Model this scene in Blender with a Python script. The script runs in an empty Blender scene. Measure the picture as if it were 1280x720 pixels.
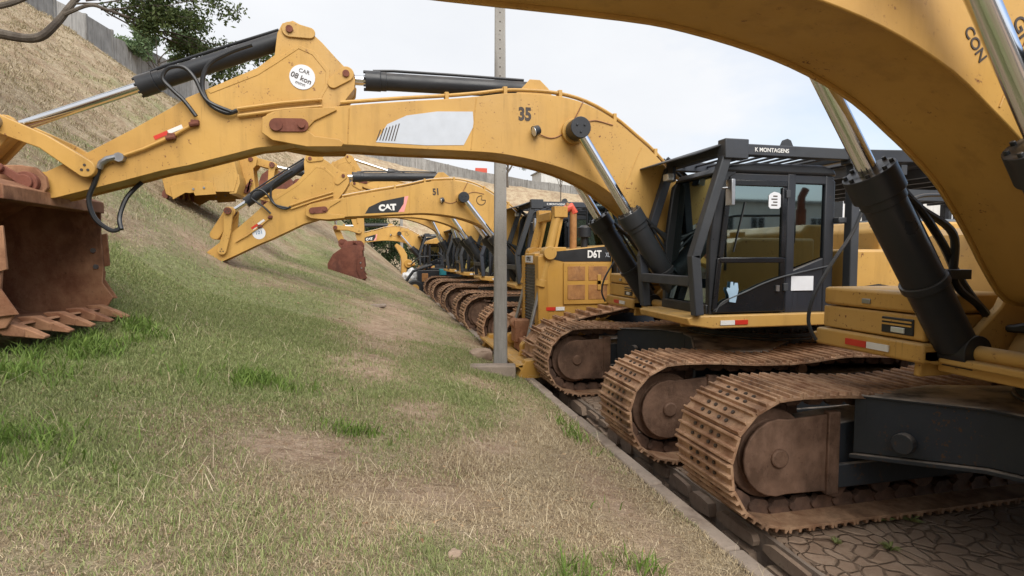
import bpy, bmesh, math, random
import numpy as np
from mathutils import Vector, Matrix, noise as mnoise
R = math.radians
random.seed(7); rng = np.random.default_rng(7)
scene = bpy.context.scene
COL = scene.collection

# ------------------------------------------------------------------ materials
def newmat(name):
    m = bpy.data.materials.new(name); m.use_nodes = True
    nt = m.node_tree
    for n in list(nt.nodes):
        if n.type != 'OUTPUT_MATERIAL': nt.nodes.remove(n)
    return m, nt, nt.nodes, nt.links, [n for n in nt.nodes if n.type == 'OUTPUT_MATERIAL'][0]

def node(N, t, **k):
    n = N.new(t)
    for a, v in k.items():
        if a in n.inputs: n.inputs[a].default_value = v
        else: setattr(n, a, v)
    return n

def noise(N, L, co, scale, detail=4, rough=.55):
    n = node(N, 'ShaderNodeTexNoise'); n.inputs['Scale'].default_value = scale
    n.inputs['Detail'].default_value = detail; n.inputs['Roughness'].default_value = rough
    L.new(co, n.inputs['Vector']); return n.outputs['Fac']

def ramp(N, L, fac, lo, hi, c0=(0, 0, 0, 1), c1=(1, 1, 1, 1)):
    r = N.new('ShaderNodeValToRGB'); r.color_ramp.elements[0].position = lo; r.color_ramp.elements[1].position = hi
    r.color_ramp.elements[0].color = c0; r.color_ramp.elements[1].color = c1
    L.new(fac, r.inputs[0]); return r.outputs[0]

def mix(N, L, fac, a, b):
    m = N.new('ShaderNodeMix'); m.data_type = 'RGBA'
    if isinstance(fac, (int, float)): m.inputs[0].default_value = fac
    else: L.new(fac, m.inputs[0])
    for s, v in ((6, a), (7, b)):
        if isinstance(v, tuple): m.inputs[s].default_value = (*v[:3], 1)
        else: L.new(v, m.inputs[s])
    return m.outputs[2]

def objco(N, L, jitter=True):
    tc = N.new('ShaderNodeTexCoord')
    if not jitter: return tc.outputs['Object']
    oi = N.new('ShaderNodeObjectInfo'); mp = N.new('ShaderNodeVectorMath'); mp.operation = 'ADD'
    sc = N.new('ShaderNodeVectorMath'); sc.operation = 'SCALE'; sc.inputs['Scale'].default_value = 37
    cb = N.new('ShaderNodeCombineXYZ')
    for i in range(3): L.new(oi.outputs['Random'], cb.inputs[i])
    L.new(cb.outputs[0], sc.inputs[0]); L.new(tc.outputs['Object'], mp.inputs[0]); L.new(sc.outputs[0], mp.inputs[1])
    return mp.outputs[0]

def upmask(N, L, lo, hi):
    g = N.new('ShaderNodeNewGeometry'); s = N.new('ShaderNodeSeparateXYZ'); L.new(g.outputs['Normal'], s.inputs[0])
    return ramp(N, L, s.outputs['Z'], lo, hi)

def mul(N, L, a, b):
    m = N.new('ShaderNodeMath'); m.operation = 'MULTIPLY'
    for i, v in ((0, a), (1, b)):
        if isinstance(v, (int, float)): m.inputs[i].default_value = v
        else: L.new(v, m.inputs[i])
    return m.outputs[0]

def bump(N, L, h, strength, dist=.01, prev=None):
    b = N.new('ShaderNodeBump'); b.inputs['Strength'].default_value = strength; b.inputs['Distance'].default_value = dist
    L.new(h, b.inputs['Height'])
    if prev: L.new(prev, b.inputs['Normal'])
    return b.outputs[0]

def paint(name, base, alt, dust=(.33, .24, .14), dustamt=.5, rust=(.16, .06, .025), rustamt=(.66, .72), rough=.42, stain=.5, spec=.4, bstr=.12, metal=0):
    m, nt, N, L, out = newmat(name)
    co = objco(N, L)
    c = mix(N, L, ramp(N, L, noise(N, L, co, 1.1, 6), .35, .7), base, alt)
    fd = ramp(N, L, noise(N, L, co, .55, 3, .5), .5, .68)
    c = mix(N, L, mul(N, L, fd, .55), c, tuple(min(1, x * k) for x, k in zip(base, (1.02, 1.12, 1.5))))
    # vertical runs of grime
    mp = N.new('ShaderNodeMapping'); mp.inputs['Scale'].default_value = (7, 7, .8); L.new(co, mp.inputs[0])
    st = ramp(N, L, noise(N, L, mp.outputs[0], 1.0, 5, .6), .52, .8)
    c = mix(N, L, mul(N, L, st, stain), c, tuple(x * .55 for x in alt[:3]))
    # fine scratches in two directions
    for rot, sc_ in ((25, (60, 60, 2.2)), (-62, (46, 46, 1.6))):
        ms = N.new('ShaderNodeMapping'); ms.inputs['Scale'].default_value = sc_; ms.inputs['Rotation'].default_value = (0, R(rot), 0); L.new(co, ms.inputs[0])
        sr = mul(N, L, ramp(N, L, noise(N, L, ms.outputs[0], 1, 2, .4), .70, .74), ramp(N, L, noise(N, L, co, 1.3, 4), .5, .6))
        c = mix(N, L, mul(N, L, sr, .55), c, tuple(x * .5 for x in base))
    sp = ramp(N, L, noise(N, L, co, 9, 7, .7), rustamt[0], rustamt[1])
    c = mix(N, L, sp, c, rust)
    ch = mul(N, L, ramp(N, L, noise(N, L, co, 38, 4, .6), rustamt[0] - .02, rustamt[0] + .01), ramp(N, L, noise(N, L, co, 2.2, 4, .6), .5, .62))
    c = mix(N, L, ch, c, rust)
    d = mul(N, L, upmask(N, L, .3, .95), dustamt)
    d = mul(N, L, d, ramp(N, L, noise(N, L, co, 5, 5), .3, .6))
    c = mix(N, L, d, c, dust)
    p = node(N, 'ShaderNodeBsdfPrincipled'); L.new(c, p.inputs['Base Color'])
    rr = ramp(N, L, noise(N, L, co, 3, 6), .3, .75, (rough - .08,) * 3 + (1,), (min(1, rough + .25),) * 3 + (1,))
    L.new(rr, p.inputs['Roughness']); p.inputs['Specular IOR Level'].default_value = spec; p.inputs['Metallic'].default_value = metal
    L.new(bump(N, L, noise(N, L, co, 22, 4), bstr, .01, bump(N, L, noise(N, L, co, 1.7, 2), .1, .05)), p.inputs['Normal'])
    L.new(p.outputs[0], out.inputs[0]); return m

def rusty(name, a, b, c3, scale=4, rough=.75, bstr=.5, metal=.0):
    m, nt, N, L, out = newmat(name); co = objco(N, L)
    c = mix(N, L, ramp(N, L, noise(N, L, co, scale, 8, .65), .38, .62), a, b)
    c = mix(N, L, ramp(N, L, noise(N, L, co, scale * .4, 6, .6), .5, .72), c, c3)
    c = mix(N, L, ramp(N, L, noise(N, L, co, scale * 9, 5, .7), .6, .78), c, tuple(x * .3 for x in a))
    mpz = N.new('ShaderNodeMapping'); mpz.inputs['Scale'].default_value = (3, 3, 1.4); L.new(co, mpz.inputs[0])
    c = mix(N, L, mul(N, L, ramp(N, L, noise(N, L, mpz.outputs[0], 1.6, 6, .7), .52, .66), .38), c, tuple(min(1, x * 1.4 + .02) for x in b))
    p = node(N, 'ShaderNodeBsdfPrincipled'); L.new(c, p.inputs['Base Color']); p.inputs['Roughness'].default_value = rough
    p.inputs['Metallic'].default_value = metal; p.inputs['Specular IOR Level'].default_value = .3
    L.new(bump(N, L, noise(N, L, co, scale * 8, 6, .7), bstr, .01), p.inputs['Normal'])
    L.new(p.outputs[0], out.inputs[0]); return m

def plain(name, c, rough=.5, metal=0, spec=.5, var=.15, scale=6):
    m, nt, N, L, out = newmat(name); co = objco(N, L)
    cc = mix(N, L, noise(N, L, co, scale, 6), tuple(x * (1 - var) for x in c), tuple(min(1, x * (1 + var)) for x in c))
    p = node(N, 'ShaderNodeBsdfPrincipled'); L.new(cc, p.inputs['Base Color'])
    rr = ramp(N, L, noise(N, L, co, scale * 1.6, 5), .3, .7, (max(.02, rough * .8),) * 3 + (1,), (min(1, rough * 1.25),) * 3 + (1,))
    L.new(rr, p.inputs['Roughness']); p.inputs['Metallic'].default_value = metal; p.inputs['Specular IOR Level'].default_value = spec
    L.new(p.outputs[0], out.inputs[0]); return m

M = {}
M['yellow'] = paint('machine_yellow', (.57, .335, .088), (.44, .245, .06), dustamt=.5, stain=.5, rustamt=(.65, .70))
M['yellow_worn'] = paint('worn_yellow', (.50, .28, .06), (.40, .21, .04), dustamt=.6, stain=.45, rustamt=(.64, .7))
M['black'] = paint('black_paint', (.018, .02, .024), (.03, .033, .038), dust=(.2, .16, .12), dustamt=.35, rust=(.06, .045, .035), rustamt=(.7, .8), rough=.35, stain=.1, bstr=.06)
M['black_gloss'] = paint('black_gloss', (.008, .009, .011), (.014, .015, .018), dust=(.12, .1, .08), dustamt=.2, rust=(.03, .025, .02), rustamt=(.74, .85), rough=.16, stain=.1, bstr=.02)
M['frame_dark'] = paint('undercarriage_black', (.025, .032, .04), (.04, .045, .05), dust=(.42, .36, .30), dustamt=1.0, rust=(.09, .05, .03), rustamt=(.62, .74), rough=.55, stain=.25)
M['guard'] = paint('guard_grey_black', (.03, .034, .04), (.05, .054, .06), dust=(.2, .18, .16), dustamt=.3, rust=(.02, .02, .02), rustamt=(.75, .85), rough=.5, stain=.2, bstr=.15)
M['track'] = rusty('track_rust', (.29, .155, .09), (.50, .32, .20), (.12, .07, .045), 6, .6, .6, .15)
M['chain'] = rusty('chain_dark_rust', (.09, .055, .04), (.17, .10, .07), (.05, .035, .03), 6, .7, .5)
M['rust'] = rusty('rust_steel', (.20, .085, .045), (.36, .19, .105), (.11, .05, .03), 2.6, .8, .6)
M['rust_dark'] = rusty('rust_dark', (.13, .045, .03), (.19, .07, .045), (.085, .035, .028), 4, .8, .4)
M['idler'] = rusty('idler_rust', (.12, .07, .047), (.24, .145, .10), (.065, .042, .032), 3.5, .65, .6, .15)
M['chrome'] = plain('chrome_rod', (.75, .76, .78), .13, 1.0, .5, .05, 3)
M['steel'] = plain('dull_steel', (.35, .36, .38), .38, .9, .5, .2, 8)
M['rubber'] = plain('rubber_hose', (.015, .016, .018), .42, 0, .5, .3)
M['red'] = plain('reflector_red', (.55, .035, .02), .35, var=.2)
M['red_orange'] = plain('cap_red', (.6, .09, .05), .5, var=.25)
M['white'] = plain('reflector_white', (.72, .72, .7), .4, var=.12)
M['sticker'] = plain('sticker_pale', (.5, .54, .6), .45, var=.12, scale=9)
M['sticker_w'] = plain('sticker_white', (.68, .7, .74), .45, var=.1, scale=9)
M['sticker_blue'] = plain('sticker_blue', (.33, .48, .62), .45)
M['ink'] = plain('ink_dark', (.05, .035, .025), .6, var=.2)
M['ink_blue'] = plain('ink_blue', (.09, .2, .34), .6, var=.2)
M['label_black'] = plain('label_black', (.02, .022, .025), .35, var=.2)
M['pink'] = plain('label_pink', (.75, .3, .28), .45)
M['lamp'] = plain('lamp_lens', (.6, .62, .62), .1, .3)
M['seat'] = plain('seat_fabric', (.035, .037, .042), .8)
M['teal'] = plain('teal_tank', (.03, .25, .3), .4)
M['plastic'] = plain('white_plastic', (.72, .73, .74), .45, var=.08)
M['brownbox'] = rusty('rusty_grille', (.3, .14, .05), (.38, .19, .07), (.2, .1, .05), 14, .7, .5)

def concrete(name, a, b, stain=(.1, .09, .08), sc=1.2):
    m, nt, N, L, out = newmat(name); co = objco(N, L)
    c = mix(N, L, ramp(N, L, noise(N, L, co, sc, 8, .65), .3, .7), a, b)
    mp = N.new('ShaderNodeMapping'); mp.inputs['Scale'].default_value = (3, 3, .35); L.new(co, mp.inputs[0])
    c = mix(N, L, mul(N, L, ramp(N, L, noise(N, L, mp.outputs[0], 1.4, 6, .65), .48, .7), .75), c, stain)
    c = mix(N, L, ramp(N, L, noise(N, L, co, 40, 4), .6, .75), c, tuple(x * .6 for x in a))
    p = node(N, 'ShaderNodeBsdfPrincipled'); L.new(c, p.inputs['Base Color']); p.inputs['Roughness'].default_value = .9
    p.inputs['Specular IOR Level'].default_value = .2
    L.new(bump(N, L, noise(N, L, co, 30, 7, .7), .5, .01), p.inputs['Normal'])
    L.new(p.outputs[0], out.inputs[0]); return m
M['concrete'] = concrete('concrete_old', (.36, .35, .33), (.26, .25, .235))
M['concrete_dark'] = concrete('concrete_dark', (.31, .305, .29), (.21, .205, .195))
M['concrete_light'] = concrete('concrete_light', (.6, .58, .53), (.5, .48, .44), (.2, .19, .17))
M['kerb'] = concrete('kerb_concrete', (.36, .29, .235), (.24, .2, .165), (.15, .11, .085), 2.5)
M['channel'] = concrete('channel_dark', (.13, .1, .08), (.08, .06, .05), (.05, .04, .03), 2)  # darker concrete tone for the drain channel floor
M['stone'] = rusty('masonry_stone', (.27, .19, .14), (.36, .27, .2), (.2, .15, .12), 2.2, .85, .5)
M['wallwhite'] = concrete('render_white', (.6, .6, .58), (.52, .52, .5), (.4, .38, .35), .8)
M['bark'] = rusty('bark', (.085, .07, .055), (.13, .11, .09), (.06, .05, .045), 8, .9, .8)

def glassmat(name, tint, gl=.12):
    m, nt, N, L, out = newmat(name)
    t = node(N, 'ShaderNodeBsdfTransparent'); t.inputs[0].default_value = (*tint, 1)
    g = node(N, 'ShaderNodeBsdfGlossy'); g.inputs['Roughness'].default_value = .03; g.inputs[0].default_value = (.75, .95, .98, 1)
    f = node(N, 'ShaderNodeFresnel'); f.inputs[0].default_value = 1.5
    a = N.new('ShaderNodeMath'); a.operation = 'ADD'; a.inputs[1].default_value = gl; L.new(f.outputs[0], a.inputs[0])
    x = node(N, 'ShaderNodeMixShader'); L.new(a.outputs[0], x.inputs[0]); L.new(t.outputs[0], x.inputs[1]); L.new(g.outputs[0], x.inputs[2])
    L.new(x.outputs[0], out.inputs[0]); return m
M['glass'] = glassmat('cab_glass', (.09, .15, .15), .24)

def leafmat(name, a, b, trans=.25):
    m, nt, N, L, out = newmat(name)
    at = N.new('ShaderNodeAttribute'); at.attribute_name = 'tone'
    c = mix(N, L, at.outputs['Fac'], a, b)
    p = node(N, 'ShaderNodeBsdfPrincipled'); L.new(c, p.inputs['Base Color']); p.inputs['Roughness'].default_value = .6
    p.inputs['Specular IOR Level'].default_value = .25
    tr = node(N, 'ShaderNodeBsdfTranslucent'); L.new(c, tr.inputs[0])
    x = node(N, 'ShaderNodeMixShader'); x.inputs[0].default_value = trans
    L.new(p.outputs[0], x.inputs[1]); L.new(tr.outputs[0], x.inputs[2]); L.new(x.outputs[0], out.inputs[0]); return m
M['leaf'] = leafmat('leaf_olive', (.035, .06, .018), (.1, .125, .04))
M['leaf_pale'] = leafmat('leaf_pale', (.09, .15, .07), (.17, .23, .11))
M['leaf_dark'] = leafmat('leaf_dark', (.018, .035, .014), (.055, .085, .03))
M['leaf_dry'] = leafmat('leaf_dry', (.12, .1, .06), (.2, .17, .1))

# ------------------------------------------------------------------ mesh builder
class MB:
    def __init__(s): s.v = []; s.f = []
    def add(s, vs, fs):
        b = len(s.v); s.v += [tuple(v) for v in vs]; s.f += [tuple(i + b for i in f) for f in fs]; return s
    def box(s, x0, x1, y0, y1, z0, z1):
        x0, x1 = sorted((x0, x1)); y0, y1 = sorted((y0, y1)); z0, z1 = sorted((z0, z1))
        return s.add([(x0, y0, z0), (x1, y0, z0), (x1, y1, z0), (x0, y1, z0), (x0, y0, z1), (x1, y0, z1), (x1, y1, z1), (x0, y1, z1)],
              [(0, 3, 2, 1), (4, 5, 6, 7), (0, 1, 5, 4), (1, 2, 6, 5), (2, 3, 7, 6), (3, 0, 4, 7)])
    def prism(s, o, y0, y1):          # outline in xz, extruded along y
        n = len(o)
        area = sum(o[i][0] * o[(i + 1) % n][1] - o[(i + 1) % n][0] * o[i][1] for i in range(n))
        if area < 0: o = o[::-1]
        if y0 > y1: y0, y1 = y1, y0
        vs = [(x, y0, z) for x, z in o] + [(x, y1, z) for x, z in o]
        fs = [tuple(range(n)), tuple(range(2 * n - 1, n - 1, -1))]
        fs += [(i, n + i, n + (i + 1) % n, (i + 1) % n) for i in range(n)]
        return s.add(vs, fs)
    def zprism(s, o, z0, z1):         # outline in xy, extruded along z
        n = len(o)
        area = sum(o[i][0] * o[(i + 1) % n][1] - o[(i + 1) % n][0] * o[i][1] for i in range(n))
        if area < 0: o = o[::-1]
        vs = [(x, y, z0) for x, y in o] + [(x, y, z1) for x, y in o]
        fs = [tuple(range(n - 1, -1, -1)), tuple(range(n, 2 * n))]
        fs += [(i, (i + 1) % n, n + (i + 1) % n, n + i) for i in range(n)]
        return s.add(vs, fs)
    def xprism(s, o, x0, x1):         # outline in yz, extruded along x
        n = len(o)
        area = sum(o[i][0] * o[(i + 1) % n][1] - o[(i + 1) % n][0] * o[i][1] for i in range(n))
        if area < 0: o = o[::-1]
        vs = [(x0, y, z) for y, z in o] + [(x1, y, z) for y, z in o]
        fs = [tuple(range(n - 1, -1, -1)), tuple(range(n, 2 * n))]
        fs += [(i, (i + 1) % n, n + (i + 1) % n, n + i) for i in range(n)]
        return s.add(vs, fs)
    def cyl(s, p0, p1, r0, r1=None, n=20):
        r1 = r0 if r1 is None else r1
        p0 = Vector(p0); p1 = Vector(p1); d = (p1 - p0).normalized()
        a = d.orthogonal().normalized(); b = d.cross(a)
        vs = []
        for p, r in ((p0, r0), (p1, r1)):
            for k in range(n):
                t = 2 * math.pi * k / n; vs.append(p + a * (r * math.cos(t)) + b * (r * math.sin(t)))
        fs = [(i, (i + 1) % n, n + (i + 1) % n, n + i) for i in range(n)] + [tuple(range(n - 1, -1, -1)), tuple(range(n, 2 * n))]
        return s.add(vs, fs)
    def tube(s, pts, r, n=8, taper=None):
        pts = [Vector(p) for p in pts]; prev = None; vs = []; m = len(pts)
        for i, p in enumerate(pts):
            d = (pts[min(i + 1, m - 1)] - pts[max(i - 1, 0)]).normalized()
            if prev is None: a = d.orthogonal().normalized()
            else:
                a = prev - d * prev.dot(d)
                a = a.normalized() if a.length > 1e-6 else d.orthogonal().normalized()
            prev = a; b = d.cross(a); rr = r if taper is None else r + (taper - r) * i / (m - 1)
            for k in range(n):
                t = 2 * math.pi * k / n; vs.append(p + a * (rr * math.cos(t)) + b * (rr * math.sin(t)))
        fs = []
        for i in range(m - 1):
            for k in range(n):
                k2 = (k + 1) % n; fs.append((i * n + k, i * n + k2, (i + 1) * n + k2, (i + 1) * n + k))
        fs += [tuple(range(n - 1, -1, -1)), tuple(range((m - 1) * n, m * n))]
        return s.add(vs, fs)
    def bar(s, p0, p1, w, h):         # rectangular bar between two points
        p0 = Vector(p0); p1 = Vector(p1); d = (p1 - p0).normalized()
        u = Vector((0, 1, 0)) if abs(d.y) < .8 else Vector((1, 0, 0))
        b = d.cross(u).normalized(); a = b.cross(d)
        vs = [p + a * (w / 2 * i) + b * (h / 2 * j) for p in (p0, p1) for i, j in ((-1, -1), (1, -1), (1, 1), (-1, 1))]
        return s.add(vs, [(0, 3, 2, 1), (4, 5, 6, 7), (0, 1, 5, 4), (1, 2, 6, 5), (2, 3, 7, 6), (3, 0, 4, 7)])
    def mesh(s, name):
        me = bpy.data.meshes.new(name); me.from_pydata(s.v, [], s.f)
        bm = bmesh.new(); bm.from_mesh(me); bmesh.ops.recalc_face_normals(bm, faces=bm.faces); bm.to_mesh(me); bm.free()
        return me

def smooth(me, ang=35):
    me.polygons.foreach_set('use_smooth', [True] * len(me.polygons)); me.set_sharp_from_angle(angle=R(ang))

def spline(pts, k=6):
    pts = [Vector(p) for p in pts]; out = []
    P = [pts[0]] + pts + [pts[-1]]
    for i in range(1, len(P) - 2):
        for j in range(k):
            t = j / k
            out.append(.5 * ((2 * P[i]) + (P[i + 1] - P[i - 1]) * t + (2 * P[i - 1] - 5 * P[i] + 4 * P[i + 1] - P[i + 2]) * t * t + (-P[i - 1] + 3 * P[i] - 3 * P[i + 1] + P[i + 2]) * t ** 3))
    out.append(pts[-1]); return out

def link(name, me, mat, parent=None, bevel=0, ang=35):
    if isinstance(me, MB): me = me.mesh(name)
    if mat is not None: me.materials.append(M[mat] if isinstance(mat, str) else mat)
    if ang: smooth(me, ang)
    o = bpy.data.objects.new(name, me); COL.objects.link(o)
    if parent: o.parent = parent
    if bevel:
        b = o.modifiers.new('edge', 'BEVEL'); b.width = bevel; b.segments = 2; b.limit_method = 'ANGLE'; b.angle_limit = R(40); b.harden_normals = False
    return o

def empty(name, loc, label, cat, group=None, rz=0):
    o = bpy.data.objects.new(name, None); COL.objects.link(o); o.location = loc; o.rotation_euler.z = rz
    o.empty_display_size = .2
    return tag(o, label, cat, group)
def tag(o, label, cat, group=None, kind=None):
    if label: o['label'] = label
    if cat: o['category'] = cat
    if group: o['group'] = group
    if kind: o['kind'] = kind
    return o
def copy_children(src, dst):
    for ch in list(src.children):
        c = ch.copy(); COL.objects.link(c); c.parent = dst; copy_children(ch, c)

def textmesh(name, s, size, mat, parent, loc, rot, bold=0., shear=0., sx=1.):
    cu = bpy.data.curves.new(name, 'FONT'); cu.body = s; cu.size = size; cu.align_x = 'CENTER'; cu.align_y = 'CENTER'
    cu.offset = bold; cu.shear = shear; cu.extrude = .0015; cu.resolution_u = 4
    tmp = bpy.data.objects.new('tmp', cu); COL.objects.link(tmp); bpy.context.view_layer.update()
    me = bpy.data.meshes.new_from_object(tmp.evaluated_get(bpy.context.evaluated_depsgraph_get()))
    bpy.data.objects.remove(tmp); bpy.data.curves.remove(cu)
    me.name = name
    mt = Matrix.Translation(loc) @ rot.to_matrix().to_4x4() @ Matrix.Diagonal((sx, 1, 1, 1))
    me.transform(mt)
    return link(name, me, mat, parent, ang=0)
from mathutils import Euler
def facing_y(tilt=0):   # text standing in the xz plane, read from -y
    return (Matrix.Rotation(-tilt, 4, 'Y') @ Matrix.Rotation(R(90), 4, 'X')).to_euler()

# ------------------------------------------------------------------ terrain
def vnoise(x, y, seed=0):
    xi = np.floor(x).astype(np.int64); yi = np.floor(y).astype(np.int64); xf = x - xi; yf = y - yi
    def h(a, b):
        n = (a * 374761393 + b * 668265263 + seed * 974634777) & 0xffffffff
        n = ((n ^ (n >> 13)) * 1274126177) & 0xffffffff
        return ((n ^ (n >> 16)) & 0xffff) / 65535.
    u = xf * xf * (3 - 2 * xf); v = yf * yf * (3 - 2 * yf)
    return (h(xi, yi) * (1 - u) + h(xi + 1, yi) * u) * (1 - v) + (h(xi, yi + 1) * (1 - u) + h(xi + 1, yi + 1) * u) * v
def fbm(x, y, seed=0, o=4):
    s = 0; a = .5; t = 0
    for i in range(o): s = s + a * vnoise(x * 2 ** i, y * 2 ** i, seed + i); t += a; a *= .5
    return s / t
def uof(x, y):
    a = 2.1 - x; b = y - 75; c = np.hypot(x - 22, y - 55) - 19.9
    return np.where((x < 22) & (y > 55), c, np.where(x >= 22, b, a))
def zof(x, y, rough=True):
    x = np.asarray(x, float); y = np.asarray(y, float)
    u = uof(x, y); up = np.maximum(u, 0)
    s0 = np.interp(y, [0, 6, 12, 20, 31, 42], [.165, .20, .32, .36, .86, .9])
    crest = np.interp(np.where(y > 60, x, -30), [-30, -5, 15, 40, 120], [19, 18.0, 14.6, 11.6, 10.6])
    crest = np.where(y < 60, np.interp(y, [-40, 10, 40, 60], [12, 13, 14.6, 17.9]), crest)
    lo = s0 * np.minimum(up, 5); k = np.clip((up - 4) / 3, 0, 1)
    hi = np.maximum(up - 5, 0) * .72
    z = .15 + lo + hi
    z = crest - np.log1p(np.exp(np.clip((crest - z) * 2.2, -40, 40))) / 2.2
    if rough:
        w = np.clip(up / 3, 0, 1)
        z = z + (fbm(x * .8, y * .8, 3) - .5) * (.05 + .32 * w * np.clip((up - 3) / 6, 0, 1)) + (fbm(x * 4, y * 4, 9) - .5) * .035 * np.clip(up / .4, 0, 1)
        z = z + (fbm(x * 2.2, y * 2.2, 19) - .5) * .34 * np.clip((up - 5) / 6, 0, 1)
    wk = np.exp(-(((x + 3.75) / 1.0) ** 2 + ((y - 6.3) / 1.25) ** 2) ** 3)      # hollow scraped where the bucket rests
    z = z * (1 - wk) + np.minimum(z, 1.10) * wk
    return np.where(u > 0, z, -.42)
def zat(x, y): return float(zof(np.array([x]), np.array([y]))[0])

GREEN = [  # x, y, rx, ry, weight of the green patches (metres)
    (-2.7, 5.4, .8, .9, .6), (-1.9, 3.6, .8, .8, .35), (-1.2, 2.7, .6, .5, .25), (-.9, 5.4, .7, .7, .25), (-2.2, 6.3, 1.0, .8, .5), (-1.4, 7.2, 1.2, 1.2, .4), (-3.0, 6.8, .6, .8, .4), (-2.8, 9.7, 1.6, 2.0, .4), (-2.4, 15, 1.6, 3.0, .4),
    (-2.3, 4.2, .5, .7, .5), (-2.1, 3.2, .5, .6, .35), (1.1, 6.2, .4, .6, .35), (1.6, 8.2, .4, 1.5, .4), (1.2, 14, .7, 4, .45), (.3, 2.8, .3, .25, .3), (-1.2, 5.5, .5, .5, .3), (-6, 13, 1.5, 4, .35),
    (-.1, 9.0, .9, 1.6, -.6), (-.4, 6.1, .5, .7, -.35), (-.6, 4.0, .9, .6, -.4), (.0, 3.4, .6, .4, -.35), (1.2, 3.6, .5, .9, -.3), (-1.5, 2.6, .6, .4, -.3), (.3, 12.6, .7, 2.0, -.4), (1.5, 5.2, .3, .8, -.2)
]
def greenness(x, y):
    g = (fbm(x * .45, y * .3, 21) - .5) * 1.3 + (fbm(x * 2.1, y * 2.1, 31, 3) - .5) * .7 + .42
    for a, b, rx, ry, w in GREEN:
        g = g + w * np.exp(-((x - a) / rx) ** 2 - ((y - b) / ry) ** 2)
    u = uof(x, y)
    g = g - .45 * np.clip((u - 7) / 6, 0, 1) - .3 * np.exp(-((u - .5) / .5) ** 2)
    return np.clip(g, 0, 1)

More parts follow.
